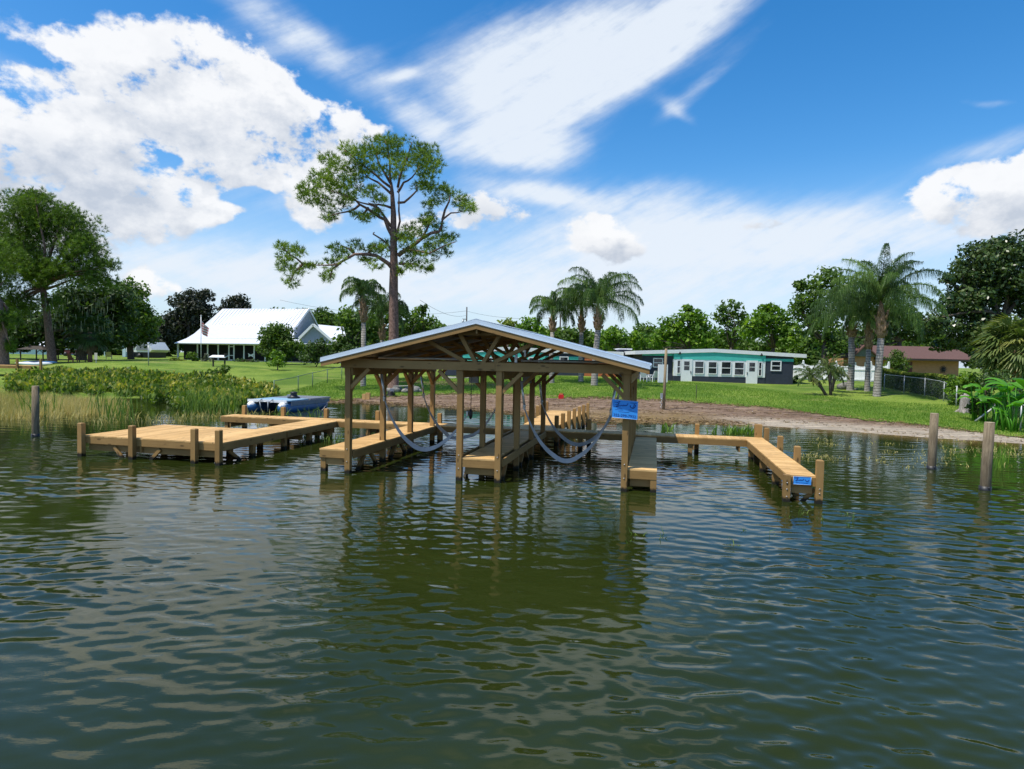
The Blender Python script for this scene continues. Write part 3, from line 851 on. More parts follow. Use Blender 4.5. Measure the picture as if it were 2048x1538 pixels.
xs = np.concatenate([np.arange(-420, -60, 12), np.arange(-60, 45, .6), np.arange(45, 420, 12)])
ys = np.concatenate([np.arange(-60, 14, 6), np.arange(14, 60, .5), np.arange(60, 140, 3), np.arange(140, 600, 20)])
gmesh('ground', xs, ys, lambda x, y: np.ones_like(x, bool), 0., M['sand'])
xs = np.concatenate([np.arange(-420, -50, 12), np.arange(-50, 40, .35), np.arange(40, 420, 12)])
ys = np.concatenate([np.arange(14, 60, .3), np.arange(60, 140, 2), np.arange(140, 600, 20)])
rr = np.random.default_rng(3)
def lawn_keep(x, y):
    w = .5 * np.sin(x * 1.3 + 1) + .35 * np.sin(x * 3.1 + y) + .25 * np.sin(x * 7.3 + y * 2)
    return (sdist(x, y) > edge_s(x, y) + w * .8) & ~(((x + 4.5) / 5.5) ** 2 + ((y - shore_y(x) - 14.5) / 1.6) ** 2 < 1)
gmesh('lawn', xs, ys, lawn_keep, .03, M['lawn'])

# ---------------------------------------------------------------- water: a real wave surface
def waves(Xg, Yg, cell):
    r = np.random.default_rng(11); Z = np.zeros_like(Xg); lens = np.geomspace(.15, 1.5, 72)
    calm = .62 + .26 * np.sin(Xg * .23 + 1.3 + .6 * np.sin(Yg * .19)) * np.sin(Yg * .31 + .5 + Xg * .07) + .20 * np.sin(Xg * .61 - Yg * .37 + 2 * np.sin(Yg * .23))
    gust = .75 + .35 * np.sin(Xg * .9 + Yg * .5) * np.sin(Yg * .8 - Xg * .35 + 2)
    for L in lens:
        for q in range(2):
            th = math.radians(-100 + r.normal(0, 21 if L > .3 else 30)); k = 2 * math.pi / L; ph = r.random() * 6.28
            slope = .0225 * (1.0 if L < .40 else (.40 / L) ** 2.0) * (1. if L > .32 else .8)
            fade = np.clip((L / (cell * 2.6)) - 1, 0, 1)
            warp = .35 * np.sin(Xg * .7 + ph) + .3 * np.sin(Yg * .9 + ph * 2)
            ph_ = k * (Xg * math.cos(th) + Yg * math.sin(th)) + ph + warp * min(2.2, k * .22)
            Z += slope / k * np.sin(ph_) * fade * (gust if L < 1.2 else 1.)
    return Z * calm
NA, NR = 1100, 1000
ang = np.radians(np.linspace(-62, 62, NA)); rad = np.geomspace(2.4, 75, NR)
AA, RR = np.meshgrid(ang, rad); XG, YG = RR * np.sin(AA), RR * np.cos(AA)
cell = np.maximum(RR * (ang[1] - ang[0]), RR * (rad[1] / rad[0] - 1))
ZG = waves(XG, YG, cell) * np.clip((75 - RR) / 20, 0, 1)
edgef = np.clip((AA + math.radians(62)) * 12, 0, 1) * np.clip((math.radians(62) - AA) * 12, 0, 1) * np.clip((RR - 2.4) * 3, 0, 1)
ZG = ZG * edgef * np.clip(-sdist(XG, YG) / 6 + .35, .12, 1)
V = np.stack([XG, YG, ZG], -1).reshape(-1, 3)
i, j = np.meshgrid(np.arange(NA - 1), np.arange(NR - 1)); i = i.ravel(); j = j.ravel()
Fq = np.stack([j * NA + i, j * NA + i + 1, (j + 1) * NA + i + 1, (j + 1) * NA + i], 1)
cxy = V[Fq].mean(1); kp = sdist(cxy[:, 0], cxy[:, 1]) < 4; Fq = Fq[kp]
me = bpy.data.meshes.new('water')
# far and near flat sheets join the rim of the wave grid
outer = np.array([[r * math.sin(a), r * math.cos(a), 0] for r in (75,) for a in np.linspace(-math.pi, math.pi, 3)])
nv = len(V)
ringA = [k for k in range(NA)]                                 # inner arc indices
extra = []; ef = []
def ev(x, y): extra.append((x, y, 0)); return nv + len(extra) - 1
c0 = ev(0, 0)
for k in range(0, NA - 1): ef.append((c0, k, k + 1))
# back half: fan from the centre between the two side edges, through large far points
La = [j_ * NA for j_ in range(NR)]; Ra = [j_ * NA + NA - 1 for j_ in range(NR)]
far = [ev(-90, 10), ev(-400, 30), ev(-400, -400), ev(400, -400), ev(400, 30), ev(90, 10)]
for a_, b_ in zip(La[:-1], La[1:]): ef.append((far[0], b_, a_))
for a_, b_ in zip(Ra[:-1], Ra[1:]): ef.append((far[5], a_, b_))
ef += [(c0, far[0], La[0]), (c0, Ra[0], far[5]), (c0, far[2], far[1]), (c0, far[1], far[0]), (c0, far[3], far[2]), (c0, far[4], far[3]), (c0, far[5], far[4])]
ef.append((far[0], far[1], La[-1])); ef.append((far[5], Ra[-1], far[4]))
V2 = np.vstack([V, np.array(extra)])
nq, nt3 = len(Fq), len(ef)
me.vertices.add(len(V2)); me.vertices.foreach_set('co', V2.astype('f').ravel())
li = np.concatenate([Fq.ravel(), np.array(ef).ravel()]).astype('i')
me.loops.add(len(li)); me.loops.foreach_set('vertex_index', li)
me.polygons.add(nq + nt3)
me.polygons.foreach_set('loop_start', np.concatenate([np.arange(nq) * 4, nq * 4 + np.arange(nt3) * 3]).astype('i'))
me.update(calc_edges=True); me.polygons.foreach_set('use_smooth', np.ones(nq + nt3, bool))
sa = me.attributes.new('shal', 'FLOAT', 'POINT'); sa.data.foreach_set('value', np.clip(1 + sdist(V2[:, 0], V2[:, 1]) / 5.5, 0, 1).astype('f'))
m, t, b = newmat('lake_water')
n1 = noise(t, objvec(t, (.12, .2, 1)), 1.0, 3)
col = mixc(t, n1.smooth(.3, .7), (.014, .0215, .0035), (.022, .031, .0055))
sh = attr(t, 'shal'); g_ = t.nodes.new('ShaderNodeNewGeometry'); s_ = t.nodes.new('ShaderNodeSeparateXYZ'); t.links.new(g_.outputs['Position'], s_.inputs[0])
col = mixc(t, sh.smooth(.3, 1.0) * .8 * X(t, s_.outputs[0]).smooth(6., 13.), col, (.17, .11, .035))
t.links.new(col, b.inputs['Base Color']); b.inputs['Roughness'].default_value = .008; b.inputs['IOR'].default_value = 1.333
n2 = noise(t, objvec(t, (5.0, 12.0, 1)), 1.8, 3, .6)
bump(t, b, n2, .2, .005)
wat = link('water', me, m); props(wat, kind='structure')
# ---------------------------------------------------------------- houses
M['white'] = plain('white_paint', (.78, .79, .80), .45, .03)
M['whiteroof'] = plain('white_metal_roof', (.68, .70, .73), .35, .03, .0)
M['navy'] = plain('dark_navy_stucco', (.028, .036, .058), .8, .12)
M['teal'] = plain('turquoise_stucco', (.07, .50, .43), .7, .06)
M['glass'] = plain('window_glass', (.018, .022, .028), .06, .1, spec=.8)
M['screen'] = plain('dark_insect_screen', (.012, .012, .015), .8, .2)
M['greysiding'] = plain('grey_blue_siding', (.27, .31, .38), .7, .05)
M['peach'] = plain('peach_stucco', (.42, .22, .11), .85, .08)
M['shingle'] = plain('red_brown_shingles', (.115, .058, .044), .9, .22, scale=9)
M['brick'] = plain('orange_brick', (.42, .13, .05), .9, .15)
M['maroon'] = plain('maroon_door', (.085, .008, .008), .5, .1)
M['concrete'] = plain('pale_concrete', (.50, .46, .40), .9, .08)
M['ltblue'] = plain('pale_blue_metal', (.47, .60, .66), .6, .05)
M['darkwood'] = plain('dark_stained_wood', (.035, .026, .02), .7, .2)
M['red'] = plain('red_plastic', (.60, .015, .02), .4, .1)
M['greenwire'] = plain('green_fence_wire', (.10, .16, .12), .5, .1, .3)
M['galv'] = plain('galvanised_pipe', (.38, .40, .41), .45, .12, .4)
M['bluevinyl'] = plain('blue_vinyl', (.035, .12, .27), .35, .15)
M['bluedeck'] = plain('pale_blue_vinyl', (.22, .38, .50), .5, .15, scale=6)
M['greyvinyl'] = plain('grey_vinyl', (.19, .21, .24), .6, .15, scale=5)
M['stone'] = plain('rough_stone', (.20, .19, .17), .95, .4, scale=7, bumpd=.05)


class Fr:
    """a building frame: x metres to the right along the front, y metres back, z up"""
    def __init__(s, o, ang): s.o = np.asarray(o, float); s.X = np.array([math.cos(ang), math.sin(ang), 0]); s.Y = np.array([-math.sin(ang), math.cos(ang), 0])
    def __call__(s, x, y, z): return s.o + s.X * x + s.Y * y + np.array([0, 0, z])
    def box(s, mb, x0, x1, y0, y1, z0, z1, tint=None):
        x0, x1 = min(x0, x1), max(x0, x1); y0, y1 = min(y0, y1), max(y0, y1)
        mb.hexa(np.array([s(x0, y0, z0), s(x1, y0, z0), s(x1, y1, z0), s(x0, y1, z0), s(x0, y0, z1), s(x1, y0, z1), s(x1, y1, z1), s(x0, y1, z1)]), tint)
    def poly(s, mb, pts, y0, y1): mb.prism([s(x, y0, z) for x, z in pts], s.Y * (y1 - y0))
    def one(s, name, mat, par, *a):
        mb = MB(); s.box(mb, *a); return mb.build(name, mat, par)
def window(fr, par, x0, x1, z0, z1, y=0., mull=True, fw=.07, name='window', vm=0):
    w = fr.one(name, M['glass'], par, x0 + fw, x1 - fw, y - .02, y + .01, z0 + fw, z1 - fw)
    mb = MB()
    fr.box(mb, x0, x1, y - .06, y - .021, z1 - fw, z1); fr.box(mb, x0, x1, y - .06, y - .021, z0, z0 + fw)
    fr.box(mb, x0, x0 + fw, y - .058, y - .022, z0 + fw, z1 - fw); fr.box(mb, x1 - fw, x1, y - .058, y - .022, z0 + fw, z1 - fw)
    if mull: zm = (z0 + z1) / 2; fr.box(mb, x0 + fw, x1 - fw, y - .055, y - .022, zm - .03, zm + .03)
    mb.build('frame', M['white'], w)
    return w

# ---- teal mid-century house
D1 = 53.0; PX1 = F_PX / D1
b0 = W(1284, 765, D1); ZB = float(b0[2]); fr = Fr((b0[0], D1, ZB), -.01)
th = thing('house', 'long low navy and turquoise house with white roof edge and row of white framed windows', 'house', b0)
def mx(px): return (px - 1284) / PX1
def mz(px, py): return EYE + ((716.7 + .02 * (px - 1024)) - py) / PX1 - ZB
zR = mz(1440, 706)
x0, xc0, xc1, x1 = 0, mx(1346), mx(1528), mx(1584)
xL, xP, xR = mx(1268), mx(1425), mx(1608)
zt = [mz(1268, 701.5), mz(1425, 697.5), mz(1608, 708.5)]; hf = .30
def roofz(x): return float(np.interp(x, [xL, xP, xR], zt))
wm = MB()
fr.poly(wm, [(x0, -.3), (xc0, -.3), (xc0, roofz(xc0) - hf), (x0, roofz(x0) - hf)], .25, 9.5)
fr.poly(wm, [(xc1, -.3), (x1, -.3), (x1, roofz(x1) - hf), (xc1, roofz(xc1) - hf)], .0, 9.5)
fr.poly(wm, [(xc0 + .003, -.3), (xc1 - .003, -.3), (xc1 - .003, .62), (xc0 + .003, .62)], -.05, .2)
wall = wm.build('wall', M['navy'], th)
gm = MB(); fr.poly(gm, [(xc0 + .003, 2.02), (xc1 - .003, 1.97), (xc1 - .003, roofz(xc1) - hf - .003), (xP, roofz(xP) - hf - .003), (xc0 + .003, roofz(xc0) - hf - .003)], -.08, .3); gm.build('gable_panel', M['teal'], th)
gm = MB(); fr.box(gm, x0 - .0, xc0 - .004, .22, .249, 2.28, 2.50); gm.build('stripe', M['teal'], th)
gm = MB(); fr.box(gm, xc1 + .004, x1 + .0, -.03, -.003, 2.0, 2.22); gm.build('stripe', M['teal'], th)
pm = MB(); fr.box(pm, xc0 + .004, xc1 - .004, -.06, .2, .621, 2.02); pm.build('window_wall', M['white'], th)
def wn(a, b_, c, d): window(fr, th, mx(a), mx(b_), mz((a + b_) / 2, d), mz((a + b_) / 2, c), -.062, True, .055)
for (a, b_, c, d) in ((1352, 1359.5, 720, 747), (1387, 1406, 722, 747.5), (1414, 1432, 723, 748), (1440, 1460, 723, 749), (1466, 1486, 724, 750.5), (1514, 1521, 724, 752)): wn(a, b_, c, d)
window(fr, th, mx(1306), mx(1326), mz(1315, 735), mz(1315, 716), .248, True, .07)
window(fr, th, mx(1539), mx(1560), mz(1550, 742), mz(1550, 721.5), -.002, True, .09)
for (a, b_) in ((1360.5, 1382.5), (1490, 1512.5)):
    d_ = fr.one('door', M['white'], th, mx(a), mx(b_), -.12, -.07, -.02, 2.03)
    w_ = fr.one('door_glass', M['glass'], d_, mx(a) + .24, mx(b_) - .24, -.128, -.121, 1.12, 1.85)
    fr.one('crossbar', M['white'], d_, mx(a) + .24, mx(b_) - .24, -.14, -.129, 1.46, 1.50)
    fr.one('handle', M['black'], d_, mx(b_) - .14 if a < 1400 else mx(a) + .05, mx(b_) - .09 if a < 1400 else mx(a) + .10, -.16, -.121, .85, 1.05)
for px in (1357, 1519):
    lm = MB(); c = fr(mx(px), -.13, 2.55); lm.lathe(c, [(.10, -.12), (.10, 0), (.03, .12), (.03, .18)], 8); lm.build('wall_lamp', M['black'], th)
rm = MB(); pts = [(xL, zt[0]), (xP, zt[1]), (xR, zt[2]), (xR, zt[2] - hf), (xP, zt[1] - hf), (xL, zt[0] - hf)]
rm.prism([fr(x, -.16, z) for x, z in pts[:2] + pts[4:]], fr.Y * 10.8); rm.prism([fr(x, -.16, z) for x, z in (pts[1], pts[2], pts[3], pts[4])], fr.Y * 10.8); rm.build('roof', M['white'], th)
fr.one('patio_slab', M['concrete'], th, -9, mx(1400), -1.9, -.1, -.25, -.02)
# left wing of the same house, seen under the boathouse roof
D2 = 58.; s2_ = F_PX / D2; b2 = W(890, 752, D2); f2 = Fr((b2[0], D2, b2[2]), -.01)
def m2x(px): return (px - 890) / s2_
def m2z(px, py): return EYE + ((716.7 + .02 * (px - 1024)) - py) / s2_ - b2[2]
wg = MB(); f2.poly(wg, [(0, -.3), (m2x(1262), -.3), (m2x(1262), m2z(1262, 705)), (m2x(1090), m2z(1090, 705)), (m2x(1010), m2z(1010, 702)), (0, m2z(890, 706))], 0, 9); wg.build('wing_wall', M['navy'], th)
wg = MB(); f2.poly(wg, [(m2x(925), m2z(925, 726)), (m2x(1090), m2z(1090, 727)), (m2x(1090), m2z(1090, 706)), (m2x(1010), m2z(1010, 703)), (m2x(925), m2z(925, 705))], -.1, -.003); wg.build('gable_panel', M['teal'], th)
for (a, c_) in ((963, 985), (990, 1015), (1022, 1048), (1056, 1078)): window(f2, th, m2x(a), m2x(c_), m2z(a, 740), m2z(a, 714), -.104, True, .09)
f2.one('stripe', M['teal'], th, m2x(1091), m2x(1162), -.03, -.003, m2z(1120, 719), m2z(1120, 713))
window(f2, th, m2x(1118), m2x(1136), m2z(1125, 722), m2z(1125, 713), -.034, False, .08)
f2.one('brick_panel', M['brick'], th, m2x(1168), m2x(1235), -.05, -.003, -.1, m2z(1190, 714))
rm = MB(); pp = [(m2x(915), m2z(915, 699)), (m2x(1010), m2z(1010, 694)), (m2x(1245), m2z(1245, 704))]
for a_, c_ in zip(pp[:-1], pp[1:]): rm.prism([f2(a_[0], -.16, a_[1]), f2(c_[0], -.16, c_[1]), f2(c_[0], -.16, c_[1] - .34), f2(a_[0], -.16, a_[1] - .34)], f2.Y * 10)
rm.build('wing_roof', M['white'], th)
f2.one('chimney', M['navy'], th, m2x(1238), m2x(1262), .5, 2.2, m2z(1250, 712), m2z(1250, 699))
f2.one('chimney_cap', M['white'], th, m2x(1236), m2x(1264), .4, 2.3, m2z(1250, 699) + .003, m2z(1250, 697))
f2.one('patio_slab', M['concrete'], th, m2x(890), m2x(1240), -2.2, -.05, -.3, -.03)
# free standing bits on the patio
pb = W(1326, 764, 50.5); f3 = Fr((pb[0], 50.5, float(gz(pb[0], 50.5))), 0)
o_ = f3.one('privacy_screen', M['white'], None, -.36, .36, 0, .35, -.1, 1.50); props(o_, 'plain white upright block standing on the patio left of the turquoise house windows', 'screen wall')
def lawn_chair(px, d, rz, lab):
    c = at(px, d); t_ = thing('lawn_chair', lab, 'chair', c, rz, 'white lawn chairs'); c_, s_ = math.cos(rz), math.sin(rz)
    f_ = Fr(c, rz)
    f_.one('seat', M['white'], t_, -.27, .27, -.25, .25, .36, .40)
    mb = MB(); mb.prism([f_(-.27, .22, .40), f_(.27, .22, .40), f_(.27, .42, .92), f_(-.27, .42, .92)], f_.Y * .04); mb.build('backrest', M['white'], t_)
    for sx in (-1, 1):
        f_.one('armrest', M['white'], t_, sx * .27, sx * .35, -.3, .3, .56, .60)
        for sy in (-.26, .24): f_.one('leg', M['white'], t_, sx * .275, sx * .33, sy, sy + .06, 0, .555)
lawn_chair(1292, 51.5, 2.4, 'white plastic lawn chair nearest the boathouse roof on the patio, left of the pair')
lawn_chair(1308, 51.5, 3.6, 'white plastic lawn chair beside the white block on the patio, right of the pair')

# ---- white house on the left
wh = thing('house', 'white farmhouse with tall white metal roof and dark screened porch on the left lawn', 'house', W(500, 719, 88))
def fp(px, py, d): return W(px, py, d)
rid = [fp(445, 617.5, 95), fp(617, 617.5, 94)]; bk1 = [fp(418, 649, 91.5), fp(588, 655, 90.8)]; bk2 = [fp(373, 676.5, 88), fp(692, 680, 88)]; ev_ = [fp(348, 686, 86), fp(694, 689, 86)]
def sheet(mb, pts, th_=.12):
    pts = np.array(pts); n_ = np.cross(pts[1] - pts[0], pts[2] - pts[0]); n_ = n_ / np.linalg.norm(n_); 
    if n_[2] < 0: n_ = -n_
    mb.prism(pts, -n_ * th_)
mb = MB(); sheet(mb, [bk1[0], bk1[1], rid[1], rid[0]]); mb.build('upper_roof', M['whiteroof'], wh)
# standing seams
mb = MB()
for k in range(1, 26):
    q = k / 26; a_, c_ = bk1[0] * (1 - q) + bk1[1] * q, rid[0] * (1 - q) + rid[1] * q; mb.beam(a_ + [0, -.03, .05], c_ + [0, -.03, .05], .03, .045)
mb.build('roof_seams', M['whiteroof'], wh)
k2 = fp(588, 678, 88)
mb = MB(); sheet(mb, [bk2[0], k2, bk1[1], bk1[0]]); mb.build('lower_roof', plain('grey_white_roof', (.62, .65, .70), .4, .04), wh)
mb = MB(); sheet(mb, [ev_[0], ev_[1], bk2[1], bk2[0]]); mb.build('porch_roof', M['whiteroof'], wh)
back = [rid[0] * [1, 0, 1] + [-9, 103, -4.2], rid[1] * [1, 0, 1] + [0, 103, -4.2]]
mb = MB(); sheet(mb, [rid[0], rid[1], back[1], back[0]]); mb.build('rear_roof', M['whiteroof'], wh)
mb = MB(); sheet(mb, [bk1[0], rid[0], back[0]]); sheet(mb, [bk2[0], bk1[0], back[0]]); sheet(mb, [ev_[0], bk2[0], back[0]]); mb.build('hip_roof', M['whiteroof'], wh)
# right gable end wall with white rake
ga, gf, gb = fp(617, 619, 94), fp(586, 660, 90.6), fp(636, 657, 99)
mb = MB(); mb.prism([ga, gf, gf * [1, 1, 0] + [0, 0, 2.], gb * [1, 1, 0] + [0, 0, 2.], gb], (-.2, 0, 0)); mb.build('gable_wall', M['greysiding'], wh)
mb = MB(); mb.beam(ga + [.1, 0, .1], gf + [.1, 0, .1], .15, .28); mb.beam(ga + [.1, 0, .1], gb + [.1, 0, .1], .15, .28); mb.build('rake_board', M['white'], wh)
# small front gable dormer and right wing
wz = 2.0
mb = MB(); wr_ = [fp(636, 649, 95), fp(687, 654, 94), fp(694, 682, 87.5), fp(650, 684, 87.5)]; sheet(mb, wr_); mb.build('wing_roof', M['whiteroof'], wh)
mb = MB(); mb.prism([fp(602, 690, 86.5), fp(664, 690, 86.5), fp(664, 684, 86.5), fp(627, 652, 86.5), fp(602, 676, 86.5)], (0, .2, 0)); mb.build('dormer_wall', M['greysiding'], wh)
mb = MB()
for a_, c_ in ((fp(626.5, 649, 86.2), fp(598, 677, 86.2)), (fp(626.5, 649, 86.2), fp(668, 685, 86.2))): mb.beam(a_, c_, .3, .30)
mb.build('dormer_rake', M['white'], wh)
mb = MB(); sheet(mb, [fp(626.5, 650, 86.3), fp(668, 686, 86.3), fp(668, 683, 92), fp(630, 650, 93)]); sheet(mb, [fp(626.5, 650, 86.3), fp(598, 678, 86.3), fp(600, 674, 92), fp(626, 650, 93)]); mb.build('dormer_roof', M['whiteroof'], wh)
wx0, wx1 = fp(354, 700, 87.)[0], fp(690, 700, 87.)[0]
zg = float(gz(-38, 87))
mb = MB(); mb.box(wx0 + .3, wx1, 88.2, 99, zg - .3, fp(500, 689, 88)[2] - .1); mb.build('porch_screen', M['screen'], wh)
mb = MB()
mb.box(wx0, wx1 + .2, 86.7, 88.1, zg - .3, zg + .12); mb.build('porch_floor', M['concrete'], wh)
mb = MB(); z_ = fp(500, 687, 86.6)[2]
mb.box(wx0, wx1, 86.62, 86.72, z_ - .25, z_ - .02); mb.build('porch_fascia', M['white'], wh)
for px in (355.5, 394.5, 415, 436, 457.5, 467.5, 487.5, 508, 530, 552):
    x = fp(px, 700, 86.8)[0]; w_ = .11 if px < 360 else .07
    mb = MB(); mb.box(x - w_, x + w_, 86.8, 86.94, zg + .12, z_ - .25); mb.build('porch_post', M['white'], wh)
xa, xb = fp(458.5, 700, 86.9)[0], fp(466.5, 700, 86.9)[0]
mb = MB(); mb.box(xa, xb, 86.96, 87.0, zg + 1.95, zg + 2.05); mb.box(xa, xb, 86.96, 87.0, zg + .75, zg + .85); mb.box(xa, xb, 86.96, 87.0, zg + .13, zg + .24)
mb.build('screen_door', M['white'], wh)
mb = MB(); cx_ = fp(501.5, 709, 86.8)[0]
for s in (-1, 1): mb.prism([(cx_, 86.8, zg + .95), (cx_ + s * .38, 86.8, zg + 1.15), (cx_ + s * .3, 86.8, zg + .85), (cx_ + s * .33, 86.8, zg + .6), (cx_, 86.8, zg + .8)], (0, .03, 0))
mb.build('butterfly_ornament', M['white'], wh)
# flag pole and flag
c = at(402, 80); t_ = thing('flagpole', 'white flagpole with limp faded red and white flag before the farmhouse porch', 'flagpole', c)
zt_ = W(402, 632, 80)[2]
mb = MB(); mb.tube([c, (c[0], c[1], zt_)], .045, 8); mb.ball((c[0], c[1], zt_ + .05), .08, 8, 6); mb.build('pole', M['white'], t_)
mb = MB(); a0 = W(402, 641, 80)[2]; a1 = W(402, 666, 80)[2]
fl = []
for i_ in range(9):
    q = i_ / 8; x = c[0] + .06 + q * .95 * (.35 + .65 * q); drop = q ** 1.3 * .95
    fl.append(((x, c[1] + .12 * math.sin(q * 9), a0 - drop), (x - .18 * q, c[1] + .12 * math.sin(q * 9 + .5), a1 - drop * .55)))
vs_ = []; fs_ = []
rows = 7
for i_, (p, q) in enumerate(fl):
    for r_ in range(rows): k = r_ / (rows - 1); vs_.append(np.array(p) * (1 - k) + np.array(q) * k)
for i_ in range(8):
    for r_ in range(rows - 1): a_ = i_ * rows + r_; fs_.append((a_, a_ + rows, a_ + rows + 1, a_ + 1))
mb.add(vs_, fs_, .5)
m, t, b = newmat('faded_flag'); w_ = t.nodes.new('ShaderNodeSeparateXYZ'); g_ = t.nodes.new('ShaderNodeNewGeometry'); t.links.new(g_.outputs['Position'], w_.inputs[0])
ss = (X(t, w_.outputs[2]) * 20. + X(t, w_.outputs[0]) * 9)._op('SINE').smooth(-.2, .2); t.links.new(mixc(t, ss, (.50, .13, .12), (.66, .62, .66)), b.inputs['Base Color'])
mb.build('flag', m, t_)

# ---- brown house on the right
bx0 = W(1752, 756, 73.)
bhs = thing('house', 'peach walled house with red brown shingle roof and sun ornament behind the right palms', 'house', bx0)
ez = W(1850, 717.5, 72)[2]; rz_ = W(1850, 693, 78)[2]; gzb = float(gz(bx0[0], 73))
xa, xb, xr0, xr1 = W(1745, 717, 72)[0], W(1957, 717, 72)[0], W(1745, 693, 78)[0], W(1905, 693, 78)[0]
mb = MB(); mb.box(xa + .5, xb - 1.5, 73, 83, gzb - .4, ez); mb.build('wall', M['peach'], bhs)
mb = MB(); sheet(mb, [(xa, 72, ez), (xb, 72, ez), (xr1, 78, rz_), (xr0, 78, rz_)]); sheet(mb, [(xb, 72, ez), (xb, 84, ez), (xr1, 78, rz_)]); sheet(mb, [(xa, 84, ez), (xb, 84, ez), (xr1, 78, rz_), (xr0, 78, rz_)]); mb.build('roof', M['shingle'], bhs)
mb = MB(); mb.box(xa, xb, 71.92, 72.0, ez - .22, ez - .03); mb.build('fascia', M['darkwood'], bhs)
xg0, xg1, xgc = W(1706, 712, 71)[0], W(1754, 712, 71)[0], W(1728, 690, 71)[0]; gzt = W(1728, 691, 71)[2]; gzf = W(1728, 713, 71)[2]
mb = MB(); mb.prism([(xg0, 71, gzf), (xg1, 71, gzf), (xgc, 71, gzt)], (0, .2, 0)); mb.build('gable', plain('grey_green_siding', (.12, .14, .11), .8), bhs)
mb = MB(); mb.box(xg0 + .2, xg1 - .2, 71.3, 73.4, gzb - .4, gzf); mb.build('wall', M['peach'], bhs)
mb = MB(); sheet(mb, [(xg0 - .3, 70.7, gzf - .15), (xgc, 70.7, gzt + .1), (xgc, 74, gzt + .1), (xg0 - .3, 74, gzf - .15)]); sheet(mb, [(xg1 + .3, 70.7, gzf - .15), (xgc, 70.7, gzt + .1), (xgc, 74, gzt + .1), (xg1 + .3, 74, gzf - .15)]); mb.build('gable_roof', M['shingle'], bhs)
fb = Fr((0, 73, 0), 0)
for (a_, c_, e_, f_) in ((1719, 1726, 725, 745), (1743, 1752, 725, 745), (1824, 1842, 724, 752)):
    window(fb, bhs, W(a_, 0, 73)[0], W(c_, 0, 73)[0], W(a_, f_, 73)[2], W(a_, e_, 73)[2], 0. if a_ > 1800 else -1.75, True, .1)
d_ = fb.one('door', M['maroon'], bhs, W(1847, 0, 73)[0], W(1858, 0, 73)[0], -.04, -.003, gzb, W(1850, 724, 73)[2])
so_ = MB(); sc_ = W(1887, 739, 72.9)
so_.lathe((0, 0, 0), [(.18, -.02), (.18, .02)], 14)
vv_ = np.vstack(so_.v); vv_ = np.stack([vv_[:, 0], vv_[:, 2], vv_[:, 1]], 1) + sc_; so_.v = [vv_]
for k in range(10):
    a_ = k * math.pi / 5; r1 = .46 if k % 2 else .52; ca, sa_ = math.cos(a_), math.sin(a_)
    so_.prism([sc_ + [.16 * math.cos(a_ - .28), 0, .16 * math.sin(a_ - .28)], sc_ + [.3 * math.cos(a_ - .1), 0, .3 * math.sin(a_ - .1)], sc_ + [r1 * math.cos(a_ + .22), 0, r1 * math.sin(a_ + .22)], sc_ + [.3 * math.cos(a_ + .22), 0, .3 * math.sin(a_ + .22)], sc_ + [.16 * math.cos(a_ + .28), 0, .16 * math.sin(a_ + .28)]], (0, .03, 0))
so_.build('sun_ornament', M['black'], bhs)

# ---- far left yard
sh_ = thing('metal_building', 'long pale blue metal building behind the pines at the far left edge', 'building', W(60, 712, 112))
zb_ = W(60, 714, 112)[2]; xl, xr = W(14, 700, 112)[0], W(100, 700, 112)[0]; zt_ = W(60, 692, 112)[2]
mb = MB(); mb.box(xl, xr, 112, 122, zb_ - .5, zt_); mb.build('wall', M['ltblue'], sh_)
mb = MB(); mb.prism([(xl - .3, 111.6, zt_), (xl - .3, 122.4, zt_), (xl - .3, 117, zt_ + .9)], (xr - xl + .6, 0, 0)); mb.build('roof', M['white'], sh_)
s3 = thing('trailer_home', 'small pale blue trailer with dark red lower half between the left pine trunks', 'trailer', W(140, 712, 100))
zb_ = W(140, 712, 100)[2]; xl, xr = W(121, 700, 100)[0], W(160, 700, 100)[0]
mb = MB(); mb.box(xl, xr, 100, 103, zb_ + 1.05, zb_ + 2.35); mb.build('body', M['ltblue'], s3)
mb = MB(); mb.box(xl + .05, xr - .05, 100.05, 103, zb_ + .35, zb_ + 1.047); mb.build('lower_body', M['maroon'], s3)
for x in (xl + .7, xr - .7):
    mb = MB(); mb.tube([(x, 99.95, zb_ + .3), (x, 100.25, zb_ + .3)], .32, 14); mb.build('wheel', M['black'], s3)
window(Fr((0, 100, 0), 0), s3, xl + .3, xl + 1.1, zb_ + 1.4, zb_ + 2.0, -.003, False)
s4 = thing('carport', 'pale blue open carport with dark interior beside the travel trailer', 'carport', W(230, 712, 100))
xl, xr = W(208, 700, 100)[0], W(251, 700, 100)[0]; zb_ = W(230, 712, 100)[2]
mb = MB(); mb.box(xl, xr + .1, 99.8, 106, zb_ + 2.2, zb_ + 2.4); mb.build('roof', M['ltblue'], s4)
mb = MB(); mb.box(xr - .5, xr, 100, 106, zb_ - .1, zb_ + 2.197); mb.build('side_wall', M['ltblue'], s4)
mb = MB(); mb.box(xl, xr - .51, 105.8, 106, zb_ - .1, zb_ + 2.197); mb.build('rear_wall', M['darkwood'], s4)
mb = MB(); mb.box(xl, xl + .12, 100, 100.12, zb_ - .1, zb_ + 2.197); mb.build('post', M['ltblue'], s4)
s5 = thing('travel_trailer', 'white and grey travel trailer with dark underside parked under the left trees', 'trailer', W(278, 715, 96))
zb_ = W(278, 716, 96)[2]; xl, xr = W(252, 700, 96)[0], W(300, 700, 96)[0]
mb = MB(); mb.prism([(xl, 96, zb_ + .9), (xr - .1, 96, zb_ + .9), (xr + .3, 96, zb_ + 1.3), (xr - .5, 96, zb_ + 2.5), (xl, 96, zb_ + 2.6)], (0, 5, 0)); mb.build('body', M['white'], s5)
